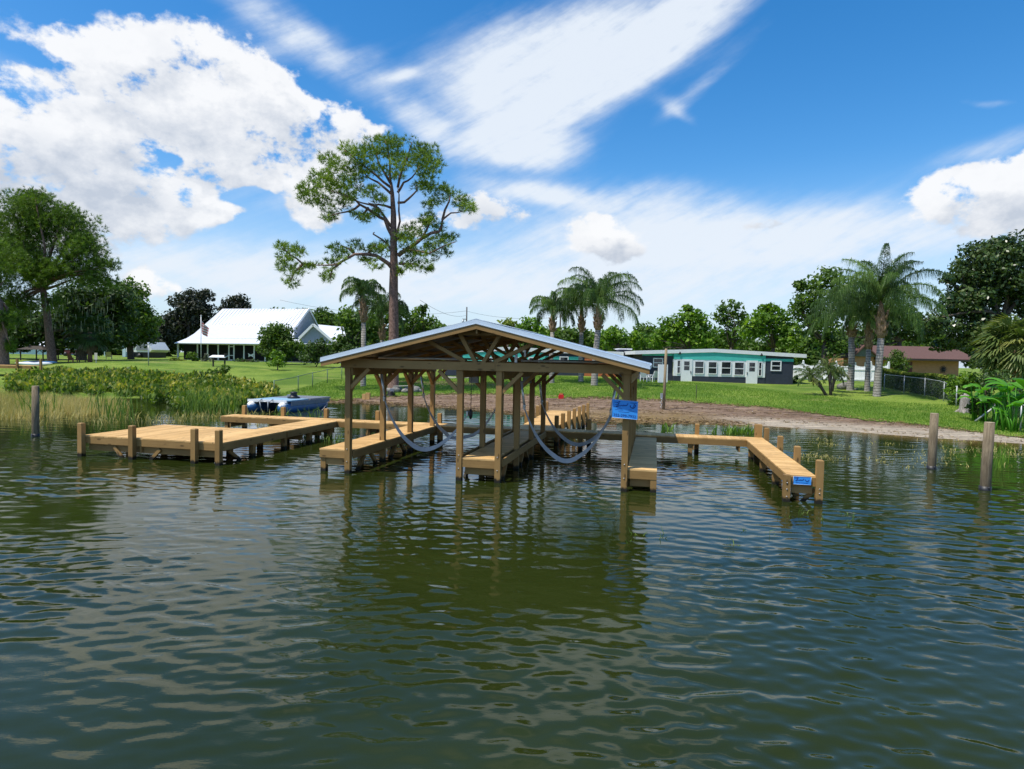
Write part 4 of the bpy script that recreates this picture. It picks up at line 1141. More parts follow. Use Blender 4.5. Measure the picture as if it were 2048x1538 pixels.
mb = MB(); mb.prism([(xl + 1.55, 95.9, zb_ + 1.2), (xr - .1, 95.9, zb_ + 1.2), (xr - .65, 95.9, zb_ + 2.25), (xl + 1.75, 95.9, zb_ + 2.25)], (0, .09, 0)); mb.build('front_cap', M['greyvinyl'], s5)
mb = MB(); mb.box(xl + .1, xr - .3, 96.2, 101, zb_ + .1, zb_ + .897); mb.build('underside', M['black'], s5)
for x in (xl + .8, xl + 2.): mb = MB(); mb.tube([(x, 95.95, zb_ + .35), (x, 96.18, zb_ + .35)], .33, 14); mb.build('wheel', M['black'], s5)
mb = MB(); mb.box(xl + .3, xl + 1.3, 95.93, 95.99, zb_ + 1.5, zb_ + 2.1); mb.build('window', M['glass'], s5)
# gazebo
zz_ = 72; c = at(63, zz_); gb_ = thing('gazebo', 'dark wooden gazebo with flat hipped roof and bracketed posts in the left yard', 'gazebo', c)
xl, xr = W(41, 700, zz_)[0], W(86, 700, zz_)[0]; zt_ = W(63, 699, zz_)[2]; zb_ = c[2]
for x in (xl, xr):
    for y in (zz_, zz_ + 2.4):
        mb = MB(); mb.box(x - .05, x + .05, y - .05, y + .05, zb_ - .1, zt_); mb.build('post', M['darkwood'], gb_)
        s = 1 if x == xl else -1
        mb = MB(); mb.beam((x, y, zt_ - .4), (x + s * .4, y, zt_ - .02), .05, .06); mb.build('bracket', M['darkwood'], gb_)
mb = MB(); cc = np.array([(xl + xr) / 2, zz_ + 1.2, zt_ + .42]); q4 = [np.array(p) for p in ((xl - .3, zz_ - .3, zt_), (xr + .3, zz_ - .3, zt_), (xr + .3, zz_ + 2.7, zt_), (xl - .3, zz_ + 2.7, zt_))]
t4 = [cc + (p - cc) * [.35, .35, 0] for p in q4]
mb.hexa(np.array(q4 + t4)); mb.build('roof', M['darkwood'], gb_)
# neighbour's small dock and kayaks
nd = thing('small_dock', 'small weathered brown dock with two posts at the far left edge', 'dock', W(30, 735, 50))
zd_ = W(30, 731, 50)[2]; x0_, x1_ = W(-60, 735, 50)[0], W(62, 735, 50)[0]
mb = MB(); decking(mb, x0_, x1_, 50, 51.5, zd_, 'u'); mb.build('decking', M['deck'], nd)
mb = MB(); mb.box(x0_, x1_, 49.96, 49.998, zd_ - .24, zd_ - .0); mb.build('fascia', M['frame'], nd)
for px in (37, 84):
    x = W(px, 735, 50)[0]; mb = MB(); mb.box(x - .07, x + .07, 49.8, 49.95, .2, zd_ + .55); mb.build('post', M['frame'], nd)
def kayak(px, d, L_, lab, mat, rz):
    c = at(px, d) + [0, 0, .2]; t_ = thing('kayak', lab, 'kayak', c, rz, 'kayaks on the left bank'); f_ = Fr(c, rz); mb = MB()
    prof = [(-1, .03), (-.8, .2), (-.4, .34), (0, .38), (.4, .34), (.8, .2), (1, .03)]
    mb.tube([f_(p * L_ / 2, 0, .1 * p * p) for p, r_ in prof], [r_ for p, r_ in prof], 12, squash=.55); mb.build('hull', mat, t_)
    mb = MB(); mb.tube([f_(p * .45, 0, .19) for p in (-1, -.5, 0, .5, 1)], [.02, .2, .24, .2, .02], 10, squash=.25); mb.build('cockpit', M['black'], t_)
kayak(68, 58, 2.8, 'pale kayak with dark cockpit lying beside the small dock under the left pine', M['white'], .5)
kayak(80, 59.5, 2.8, 'blue kayak lying behind the pale one near the left pine trunk', M['bluevinyl'], .3)

# ---------------------------------------------------------------- yard furniture and small things
def simple_chair(px, d, rz, lab, mat, sc_=1.):
    c = at(px, d); t_ = thing('garden_chair', lab, 'chair', c, rz, 'wooden garden chairs under the left trees'); f_ = Fr(c, rz)
    f_.one('seat', mat, t_, -.28, .28, -.3, .25, .34, .39)
    mb = MB(); mb.prism([f_(-.28, .2, .39), f_(.28, .2, .39), f_(.3, .5, 1.0), f_(-.3, .5, 1.0)], f_.Y * .04); mb.build('backrest', mat, t_)
    for sx in (-1, 1):
        f_.one('armrest', mat, t_, sx * .28, sx * .38, -.3, .35, .56, .60)
        for sy in (-.28, .22): f_.one('leg', mat, t_, sx * .285, sx * .34, sy, sy + .07, 0, .555)
M['chairwood'] = plain('stained_chair_wood', (.22, .10, .045), .7, .15)
simple_chair(146, 66, 2.9, 'brown wooden garden chair under the left trees nearest the big pine trunk', M['chairwood'])
simple_chair(218, 84, 3.6, 'pale wooden garden chair in front of the carport on the left', M['concrete'])
simple_chair(165, 64, 2.2, 'dark garden chair in shade just right of the brown one under the left trees', M['darkwood'])
c = at(192, 60); t_ = thing('yard_sign', 'small pale upright sign board on a stake above the left marsh plants', 'sign', c)
mb = MB(); mb.box(c[0] - .03, c[0] + .03, c[1], c[1] + .05, c[2] - .1, c[2] + .95); mb.build('stake', M['galv'], t_)
mb = MB(); mb.box(c[0] - .14, c[0] + .14, c[1] - .03, c[1] - .002, c[2] + .35, c[2] + 1.0); mb.build('board', M['concrete'], t_)
c = at(297, 58); t_ = thing('post', 'thin pale metal post standing on the left lawn behind the marsh', 'post', c)
mb = MB(); mb.tube([c, c + [0, 0, 1.95]], .045, 8); mb.build('shaft', M['galv'], t_)
mb = MB(); mb.box(c[0] - .3, c[0] + .3, c[1] - .05, c[1] + .05, c[2] + 1.9, c[2] + 1.97); mb.build('crossbar', M['galv'], t_)
c = at(438, 60); t_ = thing('fish_table', 'white topped outdoor cleaning table with two dark legs on the left lawn', 'table', c)
for s in (-.55, .55):
    mb = MB(); mb.box(c[0] + s - .06, c[0] + s + .06, c[1] - .05, c[1] + .05, c[2] - .1, c[2] + .92); mb.build('leg', M['darkwood'], t_)
mb = MB(); mb.prism([(c[0] - .8, c[1] - .4, c[2] + .93), (c[0] + .75, c[1] - .4, c[2] + .93), (c[0] + .75, c[1] + .4, c[2] + 1.12), (c[0] - .8, c[1] + .4, c[2] + 1.12)], (0, 0, .05)); mb.build('tabletop', M['white'], t_)
mb = MB(); mb.box(c[0] + .62, c[0] + .7, c[1] - .3, c[1] + .4, c[2] + .9, c[2] + 1.35); mb.build('side_board', M['darkwood'], t_)
# red gas can
c = G(1122, 798); t_ = thing('gas_can', 'bright red plastic fuel can standing alone on the sandy beach', 'fuel can', c)
mb = MB(); w_ = .17
prof = [(-w_, 0), (w_, 0), (w_, .24), (.10, .30), (-.06, .30), (-w_, .22)]
mb.prism([(c[0] + x, c[1] - .11, c[2] + z) for x, z in prof], (0, .22, 0)); mb.build('body', M['red'], t_)
mb = MB(); mb.tube([c + [-.10, 0, .26], c + [-.09, 0, .36], c + [.09, 0, .37], c + [.12, 0, .27]], .018, 6); mb.build('handle', M['red'], t_)
mb = MB(); mb.tube([c + [.13, 0, .26], c + [.2, 0, .36]], .025, 8); mb.build('spout', M['black'], t_)
# wooden pole on the beach with hardware at its foot
c = G(1327, 820); t_ = thing('utility_pole', 'slim weathered wooden pole standing on the beach right of the boathouse', 'pole', c)
zt_ = W(1329, 697, c[1])[2]
mb = MB(); mb.tube([c - [0, 0, .3], (c[0] + .05, c[1], zt_)], [.085, .07], 10); mb.build('shaft', bark('weathered_pole', (.20, .15, .09), (.33, .26, .16), (9, 9, 1)), t_)
mb = MB(); mb.box(c[0] - .2, c[0] - .08, c[1] - .08, c[1] + .04, c[2] + .65, c[2] + .95); mb.build('outlet_box', M['galv'], t_)
mb = MB()
for k in range(5): a_ = k * 1.2; mb.tube([c + [-.18 + .06 * math.sin(a_ * 2), -.08, .65 - k * .11], c + [-.12 + .07 * math.cos(a_ * 3), -.1, .55 - k * .11]], .02, 6)
mb.build('hanging_chain', M['galv'], t_)
c = G(1392, 803); t_ = thing('metal_stake', 'thin dark metal stake at the edge of the lawn before the turquoise house', 'stake', c)
mb = MB(); mb.tube([c - [0, 0, .2], c + [0, 0, 1.05]], .02, 6); mb.build('shaft', M['darkwood'], t_)
# rock ring, wood blocks and gear near the big pine
fp_ = G(806, 786); t_ = thing('rock_pile', 'low grey ring of rough stones beside the big pine trunk', 'rock pile', fp_)
for k in range(9):
    a_ = k * .7; r1 = rng.random(); q_ = fp_ + [1.05 * math.cos(a_), .55 * math.sin(a_) + .4, .12 + .12 * r1]
    mb = MB(); mb.ball(q_, (.30 + .1 * r1, .26, .18 + .08 * r1), 7, 5); mb.build('stone', M['stone'], t_)
mb = MB(); mb.beam(fp_ + [-.7, -.1, .48], fp_ + [.8, .1, .56], .25, .04); mb.build('grey_plank', M['concrete'], t_)
for k, px in enumerate((729, 736)):
    c = G(px, 799); mb = MB(); s_ = .13; h_ = .36 + .08 * k
    mb.box(c[0] - s_, c[0] + s_, c[1] - .15, c[1] + .15, c[2] - .05, c[2] + h_); o_ = mb.build('wood_block', M['deck']); props(o_, ['pale cut timber block on the shore, left and shorter of two', 'pale cut timber block on the shore, right and taller of two'][k], 'timber block', 'timber blocks on the shore')
c = G(782, 793); t_ = thing('gear_pile', 'small heap of black hose and gear on the beach below the pine', 'gear', c)
for k in range(4):
    mb = MB(); pts = [c + [.28 * math.cos(a_) * (1 - .1 * k), .16 * math.sin(a_), .06 + .09 * k] for a_ in np.linspace(0, 5.5, 12)]; mb.tube(pts, .045, 6); mb.build('hose_coil', M['black'], t_)
mb = MB(); mb.box(c[0] - .05, c[0] + .2, c[1] - .1, c[1] + .1, c[2] + .3, c[2] + .55); mb.build('bag', M['greyvinyl'], t_)
# stump
c = G(1928, 826); t_ = thing('tree_stump', 'tall grey tree stump with exposed roots beside the right fence', 'stump', c)
zt_ = W(1928, 786, c[1])[2]
mb = MB(); rr_ = [.36, .27, .24, .23, .22]; mb.tube([c + [0, 0, -.2], c + [0, 0, .12], c + [.01, 0, .4], c + [.03, 0, .8], (c[0] + .03, c[1], zt_ - .12)], rr_, 14)
mb.tube([c + [.08, 0, .6], (c[0] + .1, c[1], zt_ + .06)], [.17, .13], 9)
for a_ in (.3, -.9, -2.2, 2.6): mb.tube([c + [0, 0, .25], c + [.35 * math.cos(a_), .35 * math.sin(a_), .02], c + [.6 * math.cos(a_), .6 * math.sin(a_), -.05]], [.16, .1, .03], 7)
mb.build('trunk', bark('grey_stump_bark', (.16, .13, .11), (.42, .38, .34), (11, 11, 2.)), t_)
# driftwood / log at the right palm
c = G(1692, 780); mb = MB(); mb.tube([c + [-.55, 0, .2], c + [-.1, .1, .32], c + [.5, 0, .22]], [.24, .3, .2], 9); mb.tube([c + [-.3, 0, .3], c + [.1, -.1, .62]], [.16, .05], 7); mb.tube([c + [.6, .1, .0], c + [.9, 0, .12]], [.1, .05], 6)
t_ = thing('cut_log', 'rough pale cut log lying at the foot of the right palms', 'log', c); mb.build('trunk', M['stone'], t_)

# ---- utility pole and wires far behind the boathouse ridge
t_ = thing('power_pole', 'distant dark power pole with crossarm just above the boathouse ridge', 'power pole', at(932, 130))
c = at(932, 130); zt_ = W(932, 614, 130)[2]
mb = MB(); mb.tube([c, (c[0], c[1], zt_)], [.16, .12], 8); mb.build('shaft', M['darkwood'], t_)
mb = MB(); mb.box(c[0] - .9, c[0] + .1, c[1] - .05, c[1] + .05, zt_ - 2.6, zt_ - 2.4); mb.build('crossarm', M['galv'], t_)
mb = MB(); mb.tube([(c[0] - .75, c[1], zt_ - 3.6), (c[0] - .75, c[1], zt_ - 2.6)], .22, 8); mb.build('transformer', M['galv'], t_)
t_2 = thing('power_pole', 'distant dark power pole right of the leftmost center palm', 'power pole', at(1119, 110)); c = at(1119, 110); zt2 = W(1119, 628, 110)[2]
mb = MB(); mb.tube([c, (c[0], c[1], zt2)], [.16, .12], 8); mb.build('shaft', M['darkwood'], t_2)
pA = W(932, 622, 130); pB = W(770, 560, 60); pC = W(1119, 634, 110); pB2 = W(560, 600, 120)
for (a_, c_, sag, lab) in ((pA, pB2, 1.6, 'upper thin wire running left from the distant power pole'), (pA - [0, 0, .9], W(840, 600, 70), .8, 'lower thin wire slanting left from the distant power pole'), (pA, pC, .8, 'thin wire spanning between the two distant power poles')):
    q = np.linspace(0, 1, 14)[:, None]; pts = a_ * (1 - q) + c_ * q - np.array([0, 0, 1]) * sag * 4 * q * (1 - q)
    mb = MB(); mb.tube(pts, .022, 4); o_ = mb.build('overhead_wire', M['cable']); props(o_, lab, 'wire', 'overhead wires')

# ---------------------------------------------------------------- fences
def chain_fence(name, lab, pts, h, mat, npost, wire=True, lean=None):
    """pts: ground polyline (px,py) -> posts, top rail, diamond mesh"""
    g = [G(x, y) if not isinstance(x, tuple) else None for x, y in pts]
    g = np.array(g); t_ = thing(name, lab, 'fence', g[0])
    seg = np.linalg.norm(np.diff(g, axis=0), axis=1); L_ = np.concatenate([[0], np.cumsum(seg)]); T = L_[-1]
    def at_(s): 
        p = np.array([np.interp(s, L_, g[:, k]) for k in range(3)]); p[2] = gz(p[0], p[1]); return p
    for k in range(npost):
        p = at_(T * k / (npost - 1)); mb = MB(); mb.tube([p - [0, 0, .2], p + [0, 0, h + .06]], .032, 8); mb.build('post', mat, t_)
    mb = MB(); mb.tube([at_(s) + [0, 0, h] for s in np.linspace(0, T, 24)], .024, 6); mb.build('top_rail', mat, t_)
    sp_ = .09; n = int(T / sp_); Q = []; w = .0022
    for k in range(-int(h / sp_), n):
        for sgn in (1, -1):
            s0, s1 = k * sp_, k * sp_ + h
            a0, a1 = max(0, s0), min(T, s1)
            if a1 <= a0: continue
            z0, z1 = (a0 - s0), (a1 - s0)
            if sgn < 0: z0, z1 = h - z0, h - z1
            p, q = at_(a0) + [0, 0, z0], at_(a1) + [0, 0, z1]
            Q.append([p - [0, 0, w], q - [0, 0, w], q + [0, 0, w], p + [0, 0, w]])
    quads('wire_mesh', Q, np.full(len(Q), .5), mat, t_)
    return t_
chain_fence('chain_link_fence', 'green chain link fence sloping down the left lawn to the marsh', [(548, 797), (586, 789), (616, 778), (650, 769), (680, 760), (720, 752)], 1.15, M['greenwire'], 6)
chain_fence('chain_link_fence', 'grey chain link fence running in front of the hedge at right', [(1912, 815), (1878, 800), (1840, 792), (1800, 786), (1768, 781)], 1.2, M['galv'], 5)
chain_fence('chain_link_fence', 'grey chain link fence end section at the right edge under big leaves', [(2110, 885), (2040, 864), (1991, 849), (1962, 836)], 1.2, M['galv'], 4)
c = G(1950, 845); e_ = W(1993, 811, c[1] - .3); mb = MB(); mb.tube([c + [0, 0, .05], e_], .05, 8); o_ = mb.build('leaning_pole', M['galv']); props(o_, 'pale pipe leaning from the grass up onto the right end fence', 'pipe')
# white vinyl fence
vf = thing('vinyl_fence', 'white vinyl fence with scalloped top behind the small palms at right', 'fence', at(1590, 60))
A_, B_ = at(1575, 60), at(1778, 56); nP = 6
for k in range(nP + 1):
    p = A_ + (B_ - A_) * k / nP; p[2] = gz(p[0], p[1]); mb = MB(); mb.box(p[0] - .07, p[0] + .07, p[1] - .07, p[1] + .07, p[2] - .2, p[2] + 1.75); mb.ball(p + [0, 0, 1.79], .08, 8, 5); mb.build('post', M['white'], vf)
    if k < nP:
        q = A_ + (B_ - A_) * (k + 1) / nP; q[2] = gz(q[0], q[1]); n = 10; mb = MB()
        for i_ in range(n):
            a_, c_ = i_ / n + .004, (i_ + 1) / n - .004; s_ = 1 - 4 * (a_ + .05 - .5) ** 2; tz = 1.62 - .26 * s_
            pa, pb_ = p + (q - p) * a_, p + (q - p) * c_; mb.prism([pa + [0, 0, .05], pb_ + [0, 0, .05], pb_ + [0, 0, tz], pa + [0, 0, tz]], (0, .03, 0))
        mb.build('panel', M['white'], vf)
        for z_ in (.2, 1.1): mb = MB(); mb.beam(p + [0, -.04, z_], q + [0, -.04, z_], .05, .12); mb.build('rail', M['white'], vf)

# ---------------------------------------------------------------- inflatable pontoon boat
c0 = P(533, 824); dirv = unit(P(643, 814) - P(578, 825)); dirv = np.array([.26, .965, 0]); ang = math.atan2(dirv[1], dirv[0]) - math.pi / 2
pb_ = thing('pontoon_boat', 'blue inflatable pontoon boat with grey slatted deck moored behind the cross walkway', 'boat', (c0[0], c0[1], 0), ang)
fbo = Fr((c0[0], c0[1], 0), ang)
for s in (-1, 1):
    x = s * .92; ys_ = [(-.25, .02), (-.18, .17), (-.05, .28), (.15, .33), (3.6, .33), (3.9, .27), (4.1, .12)]
    mb = MB(); mb.tube([fbo(x, y, .20 + .06 * max(0, .3 - y)) for y, r_ in ys_], [r_ * .9 for y, r_ in ys_], 18); tb_ = mb.build('pontoon_tube', M['bluevinyl'], pb_)
    mb = MB(); mb.tube([fbo(x, y, .31) for y in (-.20, -.08, .2)], [.05, .20, .25], 14); mb.build('white_nose', M['white'], tb_)
    mb = MB(); fbo.box(mb, x - .36, x - .345, .5, 3.9, .24, .42) if s < 0 else fbo.box(mb, x + .325, x + .34, .3, 3.9, .34, .53); mb.build('grey_side_panel', M['greyvinyl'], tb_)
mb = MB(); fbo.box(mb, -1.15, 1.15, .1, 2.0, .54, .61); mb.build('front_deck', M['bluedeck'], pb_)
mb = MB()
for k in range(12): fbo.box(mb, -1.15, 1.25, 2.02 + k * .17, 2.02 + k * .17 + .12, .54, .62)
mb.build('slatted_deck', M['greyvinyl'], pb_)
mb = MB(); fbo.box(mb, -1.16, 1.16, .02, .098, .50, .63); mb.build('front_rail', M['white'], pb_)
mb = MB()
for a_, c_ in (((-.3, -.25, .55), (.35, -.25, .55)), ((-.3, -.25, .55), (-.3, .05, .66)), ((.35, -.25, .55), (.35, .05, .66)), ((-.22, -.25, .55), (-.16, -.2, .05)), ((.27, -.25, .55), (.22, -.2, .05))): mb.tube([fbo(*a_), fbo(*c_)], .025, 6)
mb.build('boarding_ladder', M['galv'], pb_)
mb = MB(); mb.lathe(fbo(.3, 1.9, .61), [(.30, 0), (.34, .06), (.2, .12), (.16, .26), (.24, .3), (.1, .36)], 10); mb.build('motor', M['black'], pb_)
mb = MB(); fbo.box(mb, -.05, .15, 1.8, 2.1, .62, .80); mb.build('battery_box', M['greyvinyl'], pb_)
mb = MB(); q = np.linspace(0, 1, 8)[:, None]; a_, c_ = fbo(1.1, 4.0, .3), fbo(2.2, 1.2, -.05); mb.tube(a_ * (1 - q) + c_ * q - [0, 0, .1] * np.sin(q * 3.14), .014, 5); mb.build('mooring_rope', M['concrete'], pb_)
# ---------------------------------------------------------------- vegetation
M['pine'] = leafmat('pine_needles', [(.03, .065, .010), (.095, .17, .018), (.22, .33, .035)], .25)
M['pine2'] = leafmat('yellow_green_needles', [(.055, .105, .012), (.14, .23, .018), (.30, .40, .035)], .25)  # yellower green needle colour for the tall lone pine
M['oak'] = leafmat('oak_leaves', [(.018, .040, .009), (.045, .088, .018), (.10, .165, .032)], .25)
M['darkoak'] = leafmat('dark_grey_leaves', [(.015, .020, .012), (.030, .038, .022), (.055, .062, .035)], .2)
M['green'] = leafmat('green_leaves', [(.022, .050, .008), (.065, .125, .014), (.16, .25, .028)], .35)
M['bright'] = leafmat('bright_leaves', [(.035, .085, .010), (.10, .20, .016), (.24, .37, .03)], .35)
M['yellow'] = leafmat('yellow_green_leaves', [(.06, .10, .012), (.14, .19, .02), (.30, .32, .03)], .35)
M['magnolia'] = leafmat('glossy_leaves', [(.016, .038, .010), (.045, .085, .020), (.14, .18, .055)], .15, .3)
M['palm'] = leafmat('palm_leaflets', [(.020, .048, .014), (.065, .125, .026), (.18, .28, .06)], .25, .4)
M['fan'] = leafmat('fan_palm_leaves', [(.04, .075, .02), (.10, .155, .04), (.24, .25, .07)], .25, .45)
M['hedge'] = leafmat('hedge_leaves', [(.02, .05, .01), (.05, .10, .015), (.26, .30, .03)], .3)
M['banana'] = leafmat('banana_leaves', [(.05, .16, .015), (.10, .30, .025), (.19, .42, .04)], .45, .35)
M['pickerel'] = leafmat('marsh_leaves', [(.045, .085, .012), (.14, .22, .025), (.46, .40, .08)], .35)
M['gold'] = leafmat('golden_grass_blades', [(.26, .26, .06), (.50, .45, .14), (.74, .60, .27)], .3, tc=(1.35, 1.15, .7))
M['reed'] = leafmat('reed_blades', [(.05, .10, .02), (.13, .22, .035), (.30, .36, .09)], .35)
M['turf'] = leafmat('turf_blades', [(.06, .14, .012), (.12, .24, .02), (.22, .32, .04)], .3)
M['moss'] = leafmat('hanging_moss', [(.08, .09, .06), (.13, .15, .10), (.19, .20, .14)], .2)
M['debris'] = leafmat('dead_reeds', [(.06, .035, .02), (.22, .14, .06), (.42, .30, .13)], .1)
M['pinebark'] = bark('pine_bark', (.10, .062, .048), (.30, .19, .15), (5, 5, 2.4))
M['oakbark'] = bark('oak_bark', (.05, .04, .032), (.15, .12, .10))
M['palmbark'] = bark('palm_bark', (.20, .185, .165), (.40, .37, .33), (4, 4, 5), True)
M['boot'] = bark('palm_boots', (.10, .055, .03), (.42, .29, .18), (9, 9, 2.5))
M['deadfrond'] = leafmat('dead_fronds', [(.10, .075, .05), (.20, .16, .11), (.30, .25, .18)], .1)


def clumps_in(ells, d, s, per=1.0, r=(.24, .38), depth=.9):
    """sub-clumps spread through the volume of the given picture ellipses, at distance d"""
    out = []
    for (cx, cy, rx, ry, *dd) in ells:
        off = dd[0] if dd else 0.
        c = W(cx, cy, d + off); R_ = np.array([rx * s, rx * s * depth, ry * s])
        n = max(6, int(per * 24 * (R_[0] * R_[2]) ** .45))
        q = rdir(n) * (rng.random(n) ** .45)[:, None]
        sub = rng.uniform(*r, n) * np.sqrt(R_[0] * R_[2])
        for k in range(n): out.append((c + q[k] * R_ * .80, np.array([sub[k] * 1.15, sub[k] * 1.15, sub[k] * .85])))
    return out


def foliage(cl, dens_, size, mode='leaf', up=.35, asp=.55, droop=0.):
    Q = []; T = []
    for (c, R_) in cl:
        A_ = R_[0] * R_[1] + 2 * R_[0] * R_[2]; n = max(8, int(dens_ * A_)); base = rng.normal(.5, .16)
        q = rdir(n); rad = .35 + .70 * rng.random(n) ** .5; p = c + q * R_ * rad[:, None]
        if mode == 'leaf':
            nn = unit(q * .8 + rng.normal(0, .55, (n, 3)) + [0, 0, up]); Q.append(leaves(p, nn, size * rng.uniform(.6, 1.3, n), asp)); T.append(base + rng.normal(0, .13, n) + q[:, 2] * .06)
        else:                                                # pine: tufts of needles
            k = 14; pp = np.repeat(p, k, 0); dd = unit(np.repeat(q, k, 0) * .7 + rng.normal(0, .65, (n * k, 3)) + [0, 0, .45])
            Q.append(blades(pp, dd, size * rng.uniform(.6, 1.15, n * k), np.full(n * k, size * .052))); T.append(np.repeat(base + rng.normal(0, .14, n), k))
    return np.concatenate(Q), np.concatenate(T)


def limb(mb, a, b, r0, r1, n=6, bow=.12):
    a, b = np.asarray(a, float), np.asarray(b, float); L_ = np.linalg.norm(b - a); q = np.linspace(0, 1, n)[:, None]
    w = rng.normal(0, 1, 3) * L_ * bow * .5; w[2] = abs(w[2]) * .6
    pts = a * (1 - q) + b * q + w * np.sin(q * math.pi) + np.cumsum(rng.normal(0, L_ * .012, (n, 3)), 0) * (q > 0) * (q < 1)
    mb.tube(pts, np.linspace(r0, r1, n), 7, tint=.5)


def tree(name, lab, cat, bpx, d, ells, mat, barkm, tr=.25, size=.24, dens_=9., mode='leaf', per=1., group=None, trunk_px=None, limbs=10, base=None, depth=.85, lean=None, r=(.22, .36), up=.35):
    s = d / F_PX; c = at(bpx, d) if base is None else base
    t_ = thing(name, lab, cat, c, group=group)
    cl = clumps_in(ells, d, s, per, r, depth)
    Q, T = foliage(cl, dens_, size, mode, up); 
    mb = MB()
    big = max(ells, key=lambda e: e[2] * e[3]); ctr = W(big[0], big[1], d)
    fork = c + (ctr - c) * [.22, 1, .62]
    pts = [c - [0, 0, .3], c + [0, 0, .05], c + (fork - c) * .5 + rng.normal(0, .06, 3) * [1, 1, 0], fork]
    mb.tube(pts, [tr * 1.35, tr * 1.1, tr * .9, tr * .7], 10, tint=.5)
    idx = rng.permutation(len(cl))[:limbs]
    for k in idx: limb(mb, fork + rng.normal(0, .1, 3), cl[k][0], tr * .42, tr * .08, bow=.2)
    mb.build('trunk', barkm, t_)
    quads('crown', Q, T, mat, t_)
    return t_


# ---- the tall pine behind the boathouse
DP = 46.; sP = DP / F_PX
def pp(cx, cy, off=0.): return W(520 + cx / 2.959, 240 + cy / 2.959, DP + off)
cb = at(787, DP); pine = thing('pine_tree', 'tall lone pine with open crown and curved limbs rising behind the boathouse', 'tree', cb, group='pine trees')
mb = MB()
mb.tube([cb - [0, 0, .3], cb + [0, 0, .1], pp(792, 1250), pp(790, 1000), pp(793, 850), pp(790, 700), pp(790, 560), pp(782, 430), pp(775, 370)], [.62, .42, .36, .33, .29, .24, .20, .14, .10], 12, tint=.5)
BR = [[(800, 700), (828, 600), (822, 480), (815, 400)], [(815, 490), (880, 465), (930, 415), (920, 390)], [(815, 430), (850, 370), (900, 340), (950, 260)], [(775, 380), (770, 300), (760, 190), (740, 120)], [(815, 400), (840, 300), (880, 200), (900, 130)],
      [(785, 690), (740, 590), (660, 540), (590, 500), (520, 450), (420, 420)], [(782, 640), (700, 520), (600, 490), (470, 440)], [(778, 520), (700, 500), (640, 490)], [(780, 440), (700, 370), (640, 340), (560, 250)], [(775, 400), (690, 330), (600, 260), (500, 180)], [(770, 370), (700, 250), (660, 130)],
      [(785, 880), (730, 830), (640, 795), (560, 795), (480, 840), (400, 860), (330, 860)], [(480, 840), (430, 880), (415, 940)], [(330, 860), (250, 850), (180, 800), (130, 760)], [(250, 855), (200, 900), (180, 960)], [(560, 795), (520, 760), (480, 740)], [(640, 795), (660, 760), (690, 740)],
      [(785, 780), (760, 740), (670, 675), (678, 665)], [(820, 800), (880, 760), (960, 700), (1060, 660), (1080, 590), (1130, 550), (1200, 540)], [(1080, 590), (1120, 480), (1140, 420)], [(830, 780), (900, 770), (1000, 790), (1100, 740), (1160, 720)], [(820, 850), (880, 850), (940, 860)], [(800, 720), (850, 680), (900, 650)], [(590, 500), (530, 540), (400, 570)], [(640, 520), (600, 560), (560, 590)], [(960, 700), (1000, 620), (990, 560)]]
for B_ in BR:
    off = rng.uniform(-1.6, 1.6); n = len(B_); r0 = {7: .17, 6: .15}.get(n, .10)
    pts = [pp(x, y, off * k / (n - 1)) for k, (x, y) in enumerate(B_)]
    dense = []
    for a_, c_ in zip(pts[:-1], pts[1:]): dense += [a_, (a_ + c_) / 2 + rng.normal(0, .05, 3)]
    dense.append(pts[-1]); mb.tube(dense, np.linspace(r0, .03, len(dense)), 7, tint=.5)
mb.build('trunk', M['pinebark'], pine)
CL = [(700, 130, 90, 55), (830, 120, 95, 50), (960, 170, 95, 60), (1020, 250, 45, 60), (640, 200, 80, 55), (760, 210, 100, 60), (880, 240, 110, 70), (990, 320, 60, 55), (530, 200, 80, 60), (440, 260, 80, 70), (560, 290, 90, 60), (680, 290, 90, 55), (800, 310, 60, 45), (340, 330, 85, 70), (300, 420, 60, 70), (420, 400, 90, 55), (520, 380, 80, 55), (400, 500, 85, 50), (490, 480, 80, 45), (560, 450, 70, 40), (400, 560, 45, 35), (650, 420, 60, 40), (570, 560, 60, 30), (690, 570, 50, 40), (1010, 400, 45, 40), (950, 380, 45, 40), (640, 580, 45, 25), (720, 480, 40, 40),
      (140, 760, 45, 40), (180, 810, 60, 45), (230, 770, 55, 40), (160, 880, 55, 45), (190, 960, 60, 35), (250, 890, 45, 40), (300, 860, 45, 25), (420, 860, 40, 35), (410, 940, 45, 40), (450, 770, 55, 40), (540, 740, 55, 40), (480, 810, 50, 35), (650, 750, 55, 35), (710, 780, 60, 45), (740, 740, 40, 30), (620, 830, 40, 25), (690, 850, 50, 30),
      (1120, 420, 65, 45), (1190, 470, 65, 45), (1040, 460, 65, 40), (1230, 530, 35, 45), (1010, 500, 45, 35), (980, 600, 70, 40), (1060, 640, 55, 35), (900, 650, 60, 40), (860, 700, 55, 45), (960, 690, 70, 40), (1050, 720, 80, 45), (1140, 700, 60, 45), (880, 780, 80, 50), (990, 790, 80, 45), (1080, 790, 60, 35), (870, 860, 60, 40), (960, 860, 55, 35), (1010, 590, 50, 40), (830, 900, 20, 15), (1000, 880, 18, 14), (820, 690, 40, 35)]
cl = []
for (x, y, rx, ry) in CL:
    k = 5
    for _ in range(k):
        o_ = rng.uniform(-1.6, 1.6); a_ = rng.uniform(0, 6.28); q_ = rng.random() ** .5 * .75
        c = pp(x + rx * math.cos(a_) * q_, y + ry * math.sin(a_) * q_, o_); R0_ = rng.uniform(.42, .58) * ry * sP / 2.959 * 1.15
        cl.append((c, np.array([R0_ * 1.5, R0_ * 1.4, R0_ * .8])))
